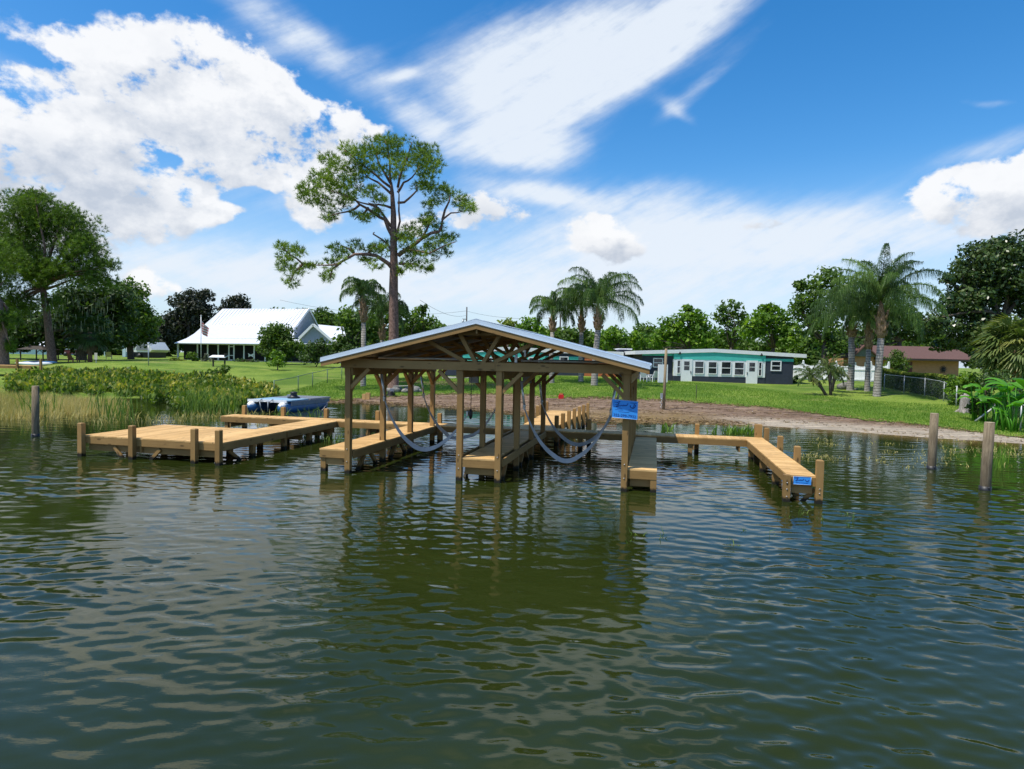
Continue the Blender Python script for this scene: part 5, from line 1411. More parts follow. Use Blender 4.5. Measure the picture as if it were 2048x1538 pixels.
Q, T = foliage(cl, 32., .30, 'pine'); quads('crown', Q, T, M['pine2'], pine)

# ---- broad trees; picture ellipses (x, y, rx, ry[, depth offset])
OAKG = 'background trees'
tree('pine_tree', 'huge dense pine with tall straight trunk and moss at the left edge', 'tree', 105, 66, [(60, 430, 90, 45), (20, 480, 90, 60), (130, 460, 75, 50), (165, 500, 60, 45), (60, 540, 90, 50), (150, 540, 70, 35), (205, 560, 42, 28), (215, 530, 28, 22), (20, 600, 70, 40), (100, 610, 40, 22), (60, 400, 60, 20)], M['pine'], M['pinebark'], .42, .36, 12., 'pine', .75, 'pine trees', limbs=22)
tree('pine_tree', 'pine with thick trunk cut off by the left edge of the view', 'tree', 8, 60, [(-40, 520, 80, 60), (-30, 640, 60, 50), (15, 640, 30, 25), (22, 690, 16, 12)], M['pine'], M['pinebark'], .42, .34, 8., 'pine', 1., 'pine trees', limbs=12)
tree('oak_tree', 'very dark dense oak shading the yard behind the big left pine', 'tree', 163, 76, [(170, 610, 70, 60), (90, 650, 80, 45), (235, 600, 50, 50), (215, 660, 60, 45), (130, 690, 60, 14), (30, 670, 60, 40), (-40, 640, 60, 60), (20, 692, 26, 16), (112, 700, 16, 12), (200, 700, 14, 14)], M['oak'], M['oakbark'], .55, .27, 10., per=1.3, group=OAKG, limbs=16)
tree('oak_tree', 'dark green spreading tree reaching right toward the farmhouse from the left grove', 'tree', 262, 84, [(255, 600, 42, 50), (278, 640, 40, 50), (250, 670, 45, 30), (290, 670, 30, 28)], M['green'], M['oakbark'], .4, .26, 10., per=1.3, group=OAKG)
tree('oak_tree', 'dark brownish round tree standing left of the farmhouse roof', 'tree', 378, 118, [(380, 610, 44, 34), (350, 650, 36, 40), (405, 640, 30, 40), (330, 680, 30, 30), (410, 590, 22, 16)], M['darkoak'], M['oakbark'], .4, .33, 8., per=1.1, group=OAKG)
tree('oak_tree', 'small dark brownish tree peeking above the farmhouse roof', 'tree', 472, 125, [(472, 606, 32, 20), (450, 625, 22, 20), (490, 620, 20, 18), (470, 650, 20, 20)], M['darkoak'], M['oakbark'], .3, .33, 8., per=1.0, group=OAKG)
tree('oak_tree', 'olive green tree line crown behind the farmhouse ridge right side', 'tree', 645, 125, [(560, 630, 30, 16), (610, 635, 30, 22), (650, 640, 35, 28), (690, 650, 35, 40), (600, 660, 40, 20)], M['green'], M['oakbark'], .4, .36, 8., per=1.1, group=OAKG)
tree('oak_tree', 'leafy green tree behind the left palm pair', 'tree', 700, 72, [(700, 640, 35, 30), (690, 690, 40, 30), (730, 670, 40, 50), (760, 640, 30, 40)], M['green'], M['oakbark'], .3, .25, 10., per=1.2, group=OAKG)
tree('oak_tree', 'rounded green tree right of the tall pine trunk', 'tree', 830, 74, [(835, 640, 36, 28), (810, 660, 30, 40), (860, 655, 24, 28), (840, 680, 45, 30), (800, 620, 16, 18), (846, 616, 10, 10)], M['green'], M['oakbark'], .3, .24, 10., per=1.2, group=OAKG)
tree('oak_tree', 'yellow tipped tree just right of the boathouse ridge', 'tree', 1015, 92, [(1015, 648, 24, 14), (1000, 660, 14, 10)], M['yellow'], M['oakbark'], .2, .27, 12., per=1.2, group=OAKG)
tree('oak_tree', 'round green tree left of the center palms above the boathouse roof', 'tree', 1062, 88, [(1060, 650, 32, 20), (1080, 668, 28, 18), (1040, 665, 24, 14)], M['bright'], M['oakbark'], .25, .27, 11., per=1.2, group=OAKG)
tree('oak_tree', 'dark green low tree mass behind the center palm trunks', 'tree', 1150, 96, [(1115, 675, 30, 20), (1150, 670, 34, 24), (1180, 680, 30, 24)], M['green'], M['oakbark'], .3, .28, 10., per=1.2, group=OAKG)
tree('oak_tree', 'rounded green tree between the center palms and the row of taller trees', 'tree', 1235, 92, [(1235, 668, 34, 20), (1210, 680, 28, 22), (1270, 680, 30, 22)], M['bright'], M['oakbark'], .3, .28, 10., per=1.2, group=OAKG)
tree('oak_tree', 'green tree with sloping left side above the left end of the white roof', 'tree', 1370, 82, [(1380, 640, 42, 26), (1345, 660, 40, 34), (1320, 680, 34, 22), (1400, 670, 44, 34), (1378, 617, 16, 10)], M['bright'], M['oakbark'], .3, .27, 11., per=1.2, group=OAKG)
tree('oak_tree', 'airy narrow tree top rising behind the middle of the white roof', 'tree', 1462, 88, [(1462, 616, 34, 18), (1445, 635, 24, 20), (1480, 635, 22, 22), (1462, 665, 30, 30)], M['green'], M['oakbark'], .3, .27, 9., per=1.0, group=OAKG)
tree('oak_tree', 'dense rounded green tree above the right end of the white roof', 'tree', 1540, 80, [(1540, 632, 48, 26), (1510, 660, 40, 34), (1570, 665, 40, 36), (1535, 615, 22, 10)], M['bright'], M['oakbark'], .3, .27, 11., per=1.25, group=OAKG)
tree('oak_tree', 'tall dark olive tree left of the right palm crowns', 'tree', 1650, 72, [(1655, 560, 42, 34), (1620, 590, 40, 34), (1600, 620, 30, 30), (1640, 640, 50, 50), (1690, 600, 40, 50), (1600, 570, 16, 14), (1670, 690, 50, 30)], M['green'], M['oakbark'], .35, .25, 8.5, per=1.2, group=OAKG)
tree('oak_tree', 'dark shaded tree filling the gap behind the right palms', 'tree', 1800, 88, [(1790, 640, 60, 34), (1840, 660, 50, 30), (1750, 660, 40, 34), (1700, 690, 60, 24)], M['oak'], M['oakbark'], .4, .30, 9., per=1.2, group=OAKG)
tree('magnolia_tree', 'very large glossy dark magnolia spreading over the peach house at right', 'tree', 1990, 52, [(2030, 500, 75, 40), (1960, 530, 70, 50), (2040, 570, 90, 60), (1930, 600, 60, 50), (1870, 650, 60, 28), (1960, 660, 80, 45), (1820, 640, 30, 20), (2070, 660, 70, 60), (1905, 560, 30, 24), (1900, 690, 50, 16), (1990, 700, 50, 24)], M['magnolia'], M['oakbark'], .5, .17, 34., per=1.55, group=OAKG, limbs=20, r=(.20, .34))
tree('oak_tree', 'dark low thicket closing the yard behind the trailers at left', 'tree', 215, 128, [(180, 700, 60, 12), (250, 702, 60, 12), (320, 704, 40, 12), (110, 698, 50, 10)], M['oak'], M['oakbark'], .2, .4, 10., per=1.3, group=OAKG)
# far-off wood closing the view between the nearer trees
cl = []
for px in np.concatenate([np.arange(-1500, -150, 110), np.arange(-150, 2250, 34), np.arange(2250, 4600, 110)]):
    d_ = rng.uniform(118, 150); cl += clumps_in([(px + rng.normal(0, 10), 684 + .02 * (px - 1024) + rng.normal(0, 6), 36 if -150 < px < 2250 else 90, rng.uniform(26, 40))], d_, d_ / F_PX, .5, (.3, .45))
Q, T = foliage(cl, 9., .45); props(quads('distant_woods', Q, T, M['green']), 'continuous belt of far trees closing the view behind the houses', 'woods', kind='stuff')
# shrubs
def shrub(name, lab, px, d, ells, mat, size=.12, dens_=30., group='garden shrubs', tr=.06, per=1., cat='shrub', **k): return tree(name, lab, cat, px, d, ells, mat, M['oakbark'], tr, size, dens_ * 1.25, per=per * 1.7, group=group, limbs=8, **k)
shrub('shrub', 'large rounded green bush hiding the middle of the farmhouse porch', 556, 76, [(556, 668, 38, 26), (540, 690, 32, 24), (580, 695, 32, 26), (556, 700, 40, 26)], M['green'], .17, 22., per=1.2)
shrub('shrub', 'small cone shaped bush on the lawn in front of the largest porch bush', 555, 62, [(555, 715, 22, 12), (552, 727, 30, 10), (553, 706, 12, 8)], M['bright'], .12, 34.)
shrub('shrub', 'dark broad bush right of the small cone shaped bush', 632, 72, [(640, 695, 30, 20), (620, 712, 28, 18), (660, 715, 30, 16), (682, 700, 28, 24)], M['oak'], .16, 24., per=1.2)
shrub('shrub', 'dark green bush below the left palms behind the green fence', 712, 70, [(705, 705, 30, 22), (735, 710, 30, 20)], M['oak'], .16, 24.)
shrub('shrub', 'flowering shrub beside the flagpole at the left porch corner', 384, 80, [(384, 714, 17, 14)], M['green'], .13, 34.)
shrub('shrub', 'pale yellowish low planting left of the flagpole shrub', 358, 80, [(358, 722, 20, 7), (345, 720, 10, 6)], M['yellow'], .12, 34.)
shrub('shrub', 'pale silvery planting right of the flagpole', 412, 80, [(414, 722, 18, 7), (412, 712, 5, 8)], M['moss'], .10, 34.)
shrub('shrub', 'low hedge along the foot of the farmhouse porch', 485, 83, [(480, 721, 16, 5), (505, 722, 16, 5)], M['oak'], .12, 34.)
shrub('shrub', 'dark leafy bush in the marsh edge below the cleaning table', 432, 52, [(430, 746, 22, 9), (452, 738, 14, 10)], M['green'], .14, 34.)
shrub('shrub', 'round dark clipped bush in front of the peach house', 1794, 62, [(1796, 727, 26, 22), (1794, 708, 18, 10)], M['green'], .10, 46., per=1.5)
shrub('shrub', 'low dark bush at the right corner of the turquoise house', 1588, 55, [(1588, 760, 9, 12)], M['oak'], .11, 34.)
shrub('shrub', 'feathery light green bush between the hedge and the big leaves at right', 1926, 38, [(1925, 755, 30, 18), (1905, 775, 20, 18), (1945, 770, 28, 22), (1912, 800, 16, 16)], M['bright'], .12, 40., per=1.2)
shrub('shrub', 'tangled dark undergrowth behind the stump along the right fence', 1965, 32, [(1960, 815, 22, 18), (1985, 800, 30, 22), (1990, 760, 40, 26), (1945, 810, 12, 22)], M['oak'], .10, 40., per=1.2)
shrub('shrub', 'shaded vines on the right end fence at the edge of the view', 2035, 30, [(2030, 825, 26, 20), (2060, 800, 40, 40)], M['oak'], .10, 36., per=1.1)
shrub('shrub', 'dark shrubbery at the right end of the peach house under the magnolia', 1965, 60, [(1965, 722, 26, 20), (1990, 735, 30, 22)], M['oak'], .14, 30.)
# clipped hedge
hA, hB = at(1772, 50), at(1915, 39.5); hd = thing('hedge', 'clipped dark hedge with yellow green top behind the right chain link fence', 'hedge', hA)
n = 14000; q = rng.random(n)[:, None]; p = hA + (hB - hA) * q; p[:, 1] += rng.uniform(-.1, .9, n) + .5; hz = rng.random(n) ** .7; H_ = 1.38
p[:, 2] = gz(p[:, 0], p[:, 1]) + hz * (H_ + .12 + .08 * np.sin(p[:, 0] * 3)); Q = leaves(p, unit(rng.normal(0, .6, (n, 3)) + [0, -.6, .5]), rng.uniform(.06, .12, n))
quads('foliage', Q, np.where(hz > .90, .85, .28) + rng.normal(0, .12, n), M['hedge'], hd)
mb = MB(); 
for k in range(14): c = hA + (hB - hA) * (k + .5) / 14 + [0, .9, 0]; c[2] = gz(c[0], c[1]); mb.tube([c - [0, 0, .1], c + [0, 0, 1.0]], .03, 5)
mb.build('stems', M['oakbark'], hd)


# ---- palms
def frond_feather(base, az, elev, L_, droop, nl, ll, lw, Q, T, R_, tip=.5, arch=1.6):
    """one arching frond: rachis + drooping leaflets"""
    hx = np.array([math.cos(az), math.sin(az), 0]); n = 14; t_ = np.linspace(0, 1, n)
    el = elev - droop * t_ ** arch
    st = L_ / (n - 1); pts = [base]
    for k in range(n - 1): pts.append(pts[-1] + (hx * math.cos(el[k]) + np.array([0, 0, 1]) * math.sin(el[k])) * st)
    pts = np.array(pts); R_.append(pts)
    s_ = rng.uniform(.12, 1.0, nl) ; i_ = s_ * (n - 1); k_ = np.minimum(i_.astype(int), n - 2); f_ = (i_ - k_)[:, None]
    p = pts[k_] * (1 - f_) + pts[k_ + 1] * f_; tan = unit(pts[k_ + 1] - pts[k_])
    side = np.cross(hx, [0, 0, 1]); sg_ = rng.choice([-1, 1], nl)[:, None]
    l_ = ll * (np.sin(np.clip(s_, .05, 1) * math.pi * .85 + .25)) * rng.uniform(.5, 1.15, nl)
    d1 = unit(side * sg_ * .75 + tan * .45 + rng.normal(0, .2, (nl, 3)) + [0, 0, .15]); d2 = unit(side * sg_ * .12 + tan * .08 + np.array([0, 0, -1.]) + rng.normal(0, .15, (nl, 3)))
    m_ = p + d1 * (l_ * .30)[:, None]; e_ = m_ + d2 * (l_ * .72)[:, None]; w = lw
    wv = unit(np.cross(d1, rdir(nl))) * w; base_t = rng.normal(.5, .2)
    Q.append(np.stack([p - wv * .6, p + wv * .6, m_ + wv, m_ - wv], 1)); Q.append(np.stack([m_ - wv, m_ + wv, e_ + wv * .25, e_ - wv * .25], 1)); tt = base_t + rng.normal(0, .13, nl); T.append(tt); T.append(tt)
def queen_palm(lab, bpx, d, cpy, topboot, bootw, R_px, nfr=22, tr=.2, group='queen palms', cx=None, droop=2.3, lw=.015, skew=None, elr=(-.1, 1.35), heavy=1.0):
    c = at(bpx, d); s = d / F_PX; t_ = thing('queen_palm', lab, 'palm tree', c, group=group)
    cx = bpx if cx is None else cx
    top = W(cx, cpy, d); bt0 = W(cx, topboot[1], d); bt1 = W(cx, topboot[0], d)
    mid = (c + bt0) / 2 + [rng.normal(0, .05), 0, 0]
    mb = MB(); mb.tube([c - [0, 0, .3], c + [0, 0, .1], mid, bt0], [tr * 1.5, tr * 1.15, tr, tr * .92], 12, tint=.5); mb.build('trunk', M['palmbark'], t_)
    mb = MB(); w = bootw * s / 2; H_ = bt1[2] - bt0[2]
    mb.tube([bt0 - [0, 0, .02], bt0 + [0, 0, H_ * .15], bt0 + [0, 0, H_ * .5], bt1, top], [tr * .95, w * .85, w, w * .62, .07], 10, tint=.5)
    for k in range(14):
        a_ = k * 2.4; z_ = H_ * (.1 + .06 * k); q_ = bt0 + [w * .8 * math.cos(a_), w * .8 * math.sin(a_), z_]; mb.tube([q_, q_ + [w * .5 * math.cos(a_), w * .5 * math.sin(a_), H_ * .22]], [w * .35, .02], 5)
    mb.build('leaf_boots', M['boot'], t_)
    Q, T, R_ = [], [], []; Rm = R_px * s
    for k in range(nfr):
        az = k * 2.39996 + rng.normal(0, .2); el = elr[0] + (elr[1] - elr[0]) * ((k + .5) / nfr) ** .8
        L_ = Rm * rng.uniform(1.05, 1.35)
        frond_feather(top - [0, 0, .1], az, el, L_, droop * rng.uniform(.8, 1.1), int(270 * heavy), 1.0 * (Rm / 2.6) ** .6, lw, Q, T, R_)
    mb = MB()
    for r_ in R_: mb.tube(r_, np.linspace(.035, .008, len(r_)), 4, tint=.5)
    mb.build('frond_stems', M['fan'], t_)
    quads('fronds', np.concatenate(Q), np.concatenate(T), M['palm'], t_)
    return t_
queen_palm('queen palm at the left of the center trio with small crown', 1105, 49, 618, (636, 664), 14, 50, 16, .17, droop=2.4, elr=(.1, 1.4))
queen_palm('queen palm in the middle of the center trio with slim dark boots', 1163, 50, 606, (632, 664), 14, 56, 18, .18, droop=2.5, elr=(.0, 1.4))
queen_palm('queen palm at the right of the center trio with the widest crown', 1190, 47.5, 604, (628, 660), 17, 92, 24, .23, cx=1196, droop=2.3, elr=(.05, 1.45))
queen_palm('queen palm with shaggy brown boots left of the tall pine trunk', 727, 50, 585, (600, 645), 15, 48, 18, .20, droop=2.6, elr=(.1, 1.45))
queen_palm('dark shaded queen palm right behind the tall pine trunk', 764, 54, 618, (650, 680), 14, 58, 20, .18, droop=2.6, elr=(-.2, 1.2))
queen_palm('tallest queen palm of the right group with thick pale trunk nearest the water', 1757, 42.5, 600, (622, 676), 20, 106, 30, .22, cx=1762, droop=1.85, elr=(-.15, 1.5), heavy=1.25)
queen_palm('queen palm with pale ringed trunk at the left of the right group', 1703, 47, 626, (648, 674), 17, 82, 22, .22, droop=1.9, elr=(-.1, 1.3))
queen_palm('slim queen palm in the middle of the right group', 1737, 46, 634, (650, 698), 14, 56, 16, .17, droop=2.2, elr=(-.1, 1.2))
# pygmy date palms
def pygmy(lab, bpx, bpy, cpx, cpy, Rp, lean=0):
    c = G(bpx, bpy); d = c[1]; s = d / F_PX; t_ = thing('date_palm', lab, 'palm tree', c, group='pygmy date palms'); top = W(cpx, cpy, d)
    mb = MB(); mid = (c + top) / 2 + [(c[0] - top[0]) * .1, 0, -.1]; mb.tube([c - [0, 0, .2], mid, top], [.10, .10, .14], 9, tint=.5); mb.tube([top - [0, 0, .4], top - [0, 0, .1], top], [.12, .17, .05], 9, tint=.3); mb.build('trunk', M['oakbark'], t_)
    Q, T, R_ = [], [], []
    for k in range(24): frond_feather(top, k * 2.4, -.35 + 1.7 * ((k + .5) / 24), Rp * s * rng.uniform(.9, 1.25), 1.3, 90, .34, .014, Q, T, R_, arch=1.4)
    mb = MB()
    for r_ in R_: mb.tube(r_, .012, 4, tint=.5)
    mb.build('frond_stems', M['fan'], t_); quads('fronds', np.concatenate(Q), np.concatenate(T), M['fan'], t_)
pygmy('small leaning date palm left of the pair in front of the white fence', 1657, 792, 1621, 752, 34)
pygmy('small upright date palm right of the pair in front of the white fence', 1662, 792, 1658, 738, 40)
pygmy('third slim date palm trunk behind the upright one', 1663, 784, 1671, 748, 26)
# fan palms
def fan_palm(name, lab, bpx, d, cpx, cpy, Rp, nleaf, mat, tr=.2, deadskirt=0, group='fan palms', el0=-.9, el1=1.2):
    c = at(bpx, d); s = d / F_PX; t_ = thing(name, lab, 'palm tree', c, group=group); top = W(cpx, cpy, d)
    mb = MB(); mb.tube([c - [0, 0, .3], (c + top) / 2, top], [tr * 1.1, tr, tr * .9], 10, tint=.4); mb.build('trunk', bark('fan_palm_bark', (.16, .08, .05), (.36, .22, .15), (6, 6, 3)), t_)
    def fans(n, e0, e1, Rm):
        Q, T, S_ = [], [], []
        for k in range(n):
            az = k * 2.4 + rng.normal(0, .2); el = e0 + (e1 - e0) * (k + .5) / n; hx = np.array([math.cos(az) * math.cos(el), math.sin(az) * math.cos(el), math.sin(el)])
            pl = Rm * rng.uniform(.45, .6); h = top + hx * pl; S_.append((top, h)); side = unit(np.cross(hx, [0, 0, 1.])); upv = np.cross(side, hx)
            m_ = 30; a_ = np.linspace(-1.9, 1.9, m_) + rng.normal(0, .04, m_); L_ = Rm * .55 * (.75 + .25 * np.cos(a_ * .7))
            dd = unit(hx * np.cos(a_)[:, None] + side * np.sin(a_)[:, None] + upv * rng.normal(.0, .1, m_)[:, None]); w = Rm * .024
            pm = h + dd * (L_ * .62)[:, None]; pe = pm + unit(dd + [0, 0, -.75]) * (L_ * .42)[:, None]; sv = unit(np.cross(dd, upv)) * w
            Q.append(np.stack([h + 0 * sv, h + sv * .4, pm + sv, pm - sv], 1)); Q.append(np.stack([pm - sv, pm + sv, pe + sv * .15, pe - sv * .15], 1)); tt = rng.normal(.5, .17) + rng.normal(0, .08, m_); T += [tt, tt + .12]
        return Q, T, S_
    Q, T, S_ = fans(nleaf, el0, el1, Rp * s)
    mb = MB()
    for a_, b_ in S_: mb.tube([a_, b_], .018, 4, tint=.5)
    mb.build('leaf_stems', M['fan'], t_); quads('fronds', np.concatenate(Q), np.concatenate(T), mat, t_)
    if deadskirt: Q, T, _ = fans(deadskirt, -1.5, -.9, Rp * s * .8); quads('dead_skirt', np.concatenate(Q), np.concatenate(T), M['deadfrond'], t_)
fan_palm('fan_palm', 'large shaggy yellow green fan palm at the right edge above the banana leaves', 2040, 36, 2035, 700, 78, 60, M['fan'], .25)
fan_palm('fan_palm', 'cabbage palm with grey skirt and reddish trunk in the shaded left yard', 180, 68, 180, 664, 46, 30, M['oak'], .22, 18)

# ---- banana and elephant ear plants at right
def bigleaf(mb, base, az, el, L_, w):
    hx = np.array([math.cos(az), math.sin(az), 0]); side = np.array([-math.sin(az), math.cos(az), 0]); n = 7; p = np.array(base, float); vs_ = []
    e_ = el
    for k in range(n):
        q = k / (n - 1); ww = w * math.sin(math.pi * min(.97, q * .86 + .13)) ** .7 * (1 - .12 * (k % 2)); dr = np.array([0, 0, -.22 * ww])
        vs_ += [p - side * ww + dr, p - side * ww * .5 - dr * .3, p.copy(), p + side * ww * .5 - dr * .3, p + side * ww + dr]
        e_ = el - 1.5 * q ** 1.4; p = p + (hx * math.cos(e_) + np.array([0, 0, 1.]) * math.sin(e_)) * L_ / (n - 1)
    fs_ = [(k * 5 + j, k * 5 + j + 1, k * 5 + j + 6, k * 5 + j + 5) for k in range(n - 1) for j in range(4)]
    mb.add(vs_, fs_, float(np.clip(rng.normal(.5, .2), 0, 1)), smooth=True)
def bigplant(lab, px, d, py, n, L_, w, hh):
    c = at(px, d); t_ = thing('banana_plant', lab, 'plant', c, group='broad leaved plants by the right fence'); top = W(px, py, d)
    st = MB(); lf = MB()
    for k in range(n):
        az = k * 2.4 + rng.normal(0, .3); b_ = c + [rng.normal(0, .25), rng.normal(0, .25), 0]; hgt = (top[2] - c[2]) * rng.uniform(.55, 1.0); e_ = b_ + [math.cos(az) * .25, math.sin(az) * .25, hgt]
        st.tube([b_, (b_ + e_) / 2 + [.02, 0, .05], e_], [.05, .035, .02], 6, tint=.5); bigleaf(lf, e_, az, rng.uniform(.3, .9), L_ * rng.uniform(.8, 1.2), w * rng.uniform(.8, 1.15))
    st.build('stems', M['banana'], t_); lf.build('leaves', M['banana'], t_)
bigplant('cluster of broad bright green leaves right above the tree stump', 1968, 32, 772, 16, .75, .20, 1)
bigplant('broad bright green banana leaves in the middle of the right clump', 2008, 30, 772, 16, .85, .22, 1)
bigplant('largest bright banana leaves cut off by the right edge of the view', 2050, 29, 762, 18, 1.0, .26, 1)
bigplant('low bright broad leaves hanging over the right end fence', 2020, 28, 806, 12, .7, .19, 1)

# ---------------------------------------------------------------- ground cover, marsh and water plants (uncountable)
def scatter(n, xr, yr, keep=None):
    x = rng.uniform(*xr, n); y = rng.uniform(*yr, n)
    if keep is not None: k = keep(x, y); x, y = x[k], y[k]
    return x, y
# pickerelweed bank
def marsh_keep(x, y): 
    u = x / y * F_PX + 1024; py = 716.7 + .02 * (u - 1024) + (3 - np.maximum(gz(x, y), 0)) * F_PX / y
    lo = np.interp(u, [0, 30, 240, 300, 380, 480, 550], [775, 792, 790, 806, 822, 822, 806]) + 5 * np.sin(u * .11); hi = np.interp(u, [0, 60, 250, 430, 550], [765, 752, 752, 764, 784])
    return (py < lo) & (py > hi) & (u > 10) & (u < 552 + 6 * np.sin(y * 3))
x, y = scatter(150000, (-48, -9), (28, 66), marsh_keep); n = len(x); x, y = x[:15000], y[:15000]; n = len(x)
lump = .75 + .3 * np.sin(x * 1.7 + y) * np.sin(y * 1.1 - x * .6); h = rng.uniform(.35, .85, n) * lump
zb_ = np.maximum(gz(x, y), 0.) ; p = np.stack([x, y, zb_ + h], -1)
nn = unit(rng.normal(0, .8, (n, 3)) + [0, -.7, .4]); dq = unit(rng.normal(0, .5, (n, 3)) + [0, 0, 1]); sq = unit(np.cross(dq, rdir(n))); sz = rng.uniform(.12, .20, n)[:, None]; Q1 = np.stack([p - dq * sz, p + sq * sz * .55, p + dq * sz, p - sq * sz * .55], 1)
q2 = p - np.array([0, 0, 1]) * (h * .5)[:, None]; Q2 = leaves(q2 + rng.normal(0, .08, (n, 3)), nn, rng.uniform(.09, .15, n), .5)
Q3 = blades(np.stack([x, y, zb_ - .05], -1), unit(rng.normal(0, .12, (n, 3)) + [0, 0, 1]), h, np.full(n, .012))
yel = (.5 * (rng.random(n) < .25) + .3 * (np.sin(x * 1.1 + 2) * np.sin(y * .9) > .3)) * (h > .5 * lump)
tt = rng.normal(.28, .17, n)
o_ = quads('marsh_plants', np.concatenate([Q1, Q2, Q3]), np.concatenate([tt + yel, tt - .12, tt - .1]), M['pickerel']); props(o_, 'dense bank of leafy green and yellow marsh plants along the left shore', 'marsh plants', kind='stuff')
# golden grass
def gold_keep(x, y):
    u = x / y * F_PX + 1024; py = 716.7 + .02 * (u - 1024) + 3 * F_PX / y
    lo = np.interp(u, [-50, 60, 130, 235, 250], [846, 842, 835, 832, 815]) + 4 * np.sin(u * .13) ; hi = np.interp(u, [-50, 30, 120, 240, 260], [772, 784, 800, 806, 816])
    return (py < lo) & (py > hi) & (u < 262)
x, y = scatter(330000, (-42, -14), (26, 55), gold_keep); x, y = x[:42000], y[:42000]; n = len(x)
h = rng.uniform(.22, .55, n); Q = blades(np.stack([x, y, np.full(n, -.03)], -1), unit(rng.normal(0, .22, (n, 3)) + [.1, 0, 1]), h, np.full(n, .010))
o_ = quads('golden_grass', Q, rng.normal(.62, .2, n) - .2 * (np.sin(x * .8 + y * .5) > .5), M['gold']); props(o_, 'pale golden grass standing in shallow water at the far left', 'grass', kind='stuff')
# reeds in clumps
def reeds(name, lab, spots, per, hmin, hmax, spread, mat, bend=.3, w=.016):
    Q, T = [], []
    for (px, py) in spots:
        c = P(px, py); n = per; x = c[0] + rng.normal(0, spread, n); y = c[1] + rng.normal(0, spread, n); h = rng.uniform(hmin, hmax, n)
        d1 = unit(rng.normal(0, bend * .6, (n, 3)) + [0, 0, 1]); p0 = np.stack([x, y, np.full(n, -.05)], -1); m_ = p0 + d1 * (h * .6)[:, None]; d2 = unit(d1 + rng.normal(0, bend, (n, 3))); e_ = m_ + d2 * (h * .5)[:, None]
        sv = unit(np.cross(d1, rdir(n))) * w; Q.append(np.stack([p0 - sv, p0 + sv, m_ + sv, m_ - sv], 1)); Q.append(np.stack([m_ - sv, m_ + sv, e_ + sv * .15, e_ - sv * .15], 1)); tt = rng.normal(.5, .2, n); T += [tt, tt]
    o_ = quads(name, np.concatenate(Q), np.concatenate(T), mat); props(o_, lab, 'reeds', kind='stuff'); return o_
sp_ = [(rng.uniform(375, 480), rng.uniform(818, 832)) for _ in range(11)] + [(rng.uniform(385, 425), 828) for _ in range(6)] + [(rng.uniform(40, 110), rng.uniform(822, 846)) for _ in range(4)] + [(rng.uniform(190, 260), rng.uniform(826, 846)) for _ in range(5)]
reeds('tall_reeds', 'tall green reeds standing in clumps in the water on the left', sp_, 15, .6, 1.6, .25, M['reed'], .25)
reeds('tall_reeds', 'bent green reeds beside the moored blue pontoon boat', [(620, 843), (600, 838), (560, 838), (552, 845), (640, 846)], 10, .4, 1.0, .15, M['reed'], .5)
reeds('short_reeds', 'short yellowish reeds fringing the left water edge', [(rng.uniform(-10, 560), rng.uniform(832, 850)) for _ in range(42)], 14, .15, .5, .35, M['gold'], .5, .011)
reeds('short_reeds', 'small reeds and weeds growing under the sun deck arm', [(rng.uniform(600, 680), rng.uniform(872, 888)) for _ in range(7)], 16, .15, .4, .15, M['reed'], .5, .011)
reeds('water_plants', 'bright green leafy clump in the water behind the right cross walkway', [(1455 + k * 5, 867) for k in range(10)] + [(1508, 868), (1335, 860), (1330, 864), (1425, 866)], 16, .15, .5, .10, M['turf'], .4, .02)
reeds('yellow_reeds', 'patches of yellow water grass scattered in the shallows at right', [(rng.uniform(1590, 1690), rng.uniform(910, 922)) for _ in range(16)] + [(rng.uniform(1640, 2048), rng.uniform(880, 905)) for _ in range(24)] + [(rng.uniform(1740, 2060), rng.uniform(905, 935)) for _ in range(26)] + [(rng.uniform(1960, 2060), rng.uniform(895, 915)) for _ in range(34)] + [(rng.uniform(1600, 1660), rng.uniform(880, 890)) for _ in range(10)], 11, .04, .17, .22, M['gold'], .6, .010)
reeds('green_sprigs', 'sparse thin green sprigs poking out of the open water near the finger pier', [(1258, 1085), (1266, 1070), (1570, 1035), (1596, 1028), (1615, 1030), (1640, 1040), (1695, 1050), (1705, 1042), (1692, 1030), (1465, 1090), (1540, 1070), (1330, 1070), (1785, 1110), (1485, 1060), (1320, 1075)], 5, .06, .24, .05, M['reed'], .7, .006)
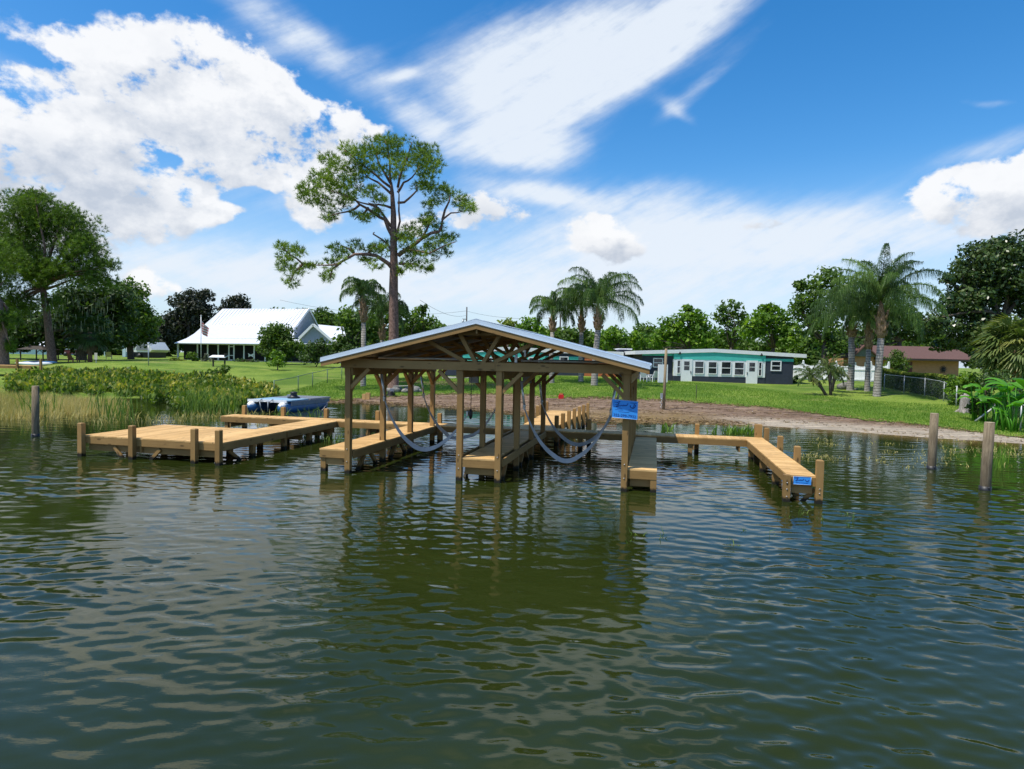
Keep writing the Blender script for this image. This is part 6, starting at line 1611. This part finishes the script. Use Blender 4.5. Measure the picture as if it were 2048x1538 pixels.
reeds('green_reeds', 'upright green reeds beside the nearest right piling', [(2000, 935), (1995, 940), (2010, 930)], 12, .3, .75, .12, M['turf'], .2, .012)
# turf edge tufts and litter on the beach
def edge_band(x, y): s = sdist(x, y) - edge_s(x, y); return (s > -.8) & (s < 14) & (y < 60) & (np.abs(x / y) < .9)
x, y = scatter(520000, (-16, 32), (25, 62), edge_band); x, y = x[:110000], y[:110000]; n = len(x); s = sdist(x, y) - edge_s(x, y); k = (s > .3) | (rng.random(n) < .25); x, y = x[k], y[k]; n = len(x)
Q = blades(np.stack([x, y, gz(x, y) + .02], -1), unit(rng.normal(0, .35, (n, 3)) + [0, 0, 1]), rng.uniform(.05, .13, n), np.full(n, .012)); o_ = quads('turf', Q, rng.normal(.5, .2, n), M['turf']); props(o_, 'short bright grass blades over the lawn behind the beach', 'grass', kind='stuff')
def litter_keep(x, y): s = sdist(x, y); w = np.exp(-((s - .35) / .5) ** 2) * (x > -13) * (x < 11.5) + .16 * ((s > 0) & (s < edge_s(x, y))) * (.5 + .5 * np.sin(x * .7 + s * 2.4)) + .5 * np.exp(-((s - edge_s(x, y)) / .5) ** 2); return rng.random(len(x)) < w
x, y = scatter(170000, (-14, 24), (20, 52), litter_keep); n = len(x); dd = rng.normal(0, 1, (n, 3)) * [1, .7, .12]
Q = blades(np.stack([x, y, np.maximum(gz(x, y), 0) + rng.uniform(.01, .07, n)], -1), dd, rng.uniform(.06, .28, n), rng.uniform(.008, .022, n)); o_ = quads('shore_litter', Q, rng.normal(.42, .28, n), M['debris']); props(o_, 'brown dead reeds and twigs washed along the beach', 'debris', kind='stuff')
# hanging moss in the big left pine
n = 260; x = rng.uniform(20, 230, n); yv = rng.uniform(590, 660, n); p = np.array([W(a_, b_, 66 + rng.uniform(-3, 3)) for a_, b_ in zip(x, yv)]); Q = blades(p, np.tile([0, 0, -1.], (n, 1)) + rng.normal(0, .05, (n, 3)), rng.uniform(.3, .9, n), np.full(n, .04))
o_ = quads('hanging_moss', Q, rng.normal(.4, .2, n), M['moss'], bpy.data.objects['pine_tree.001']); o_['kind'] = 'stuff'
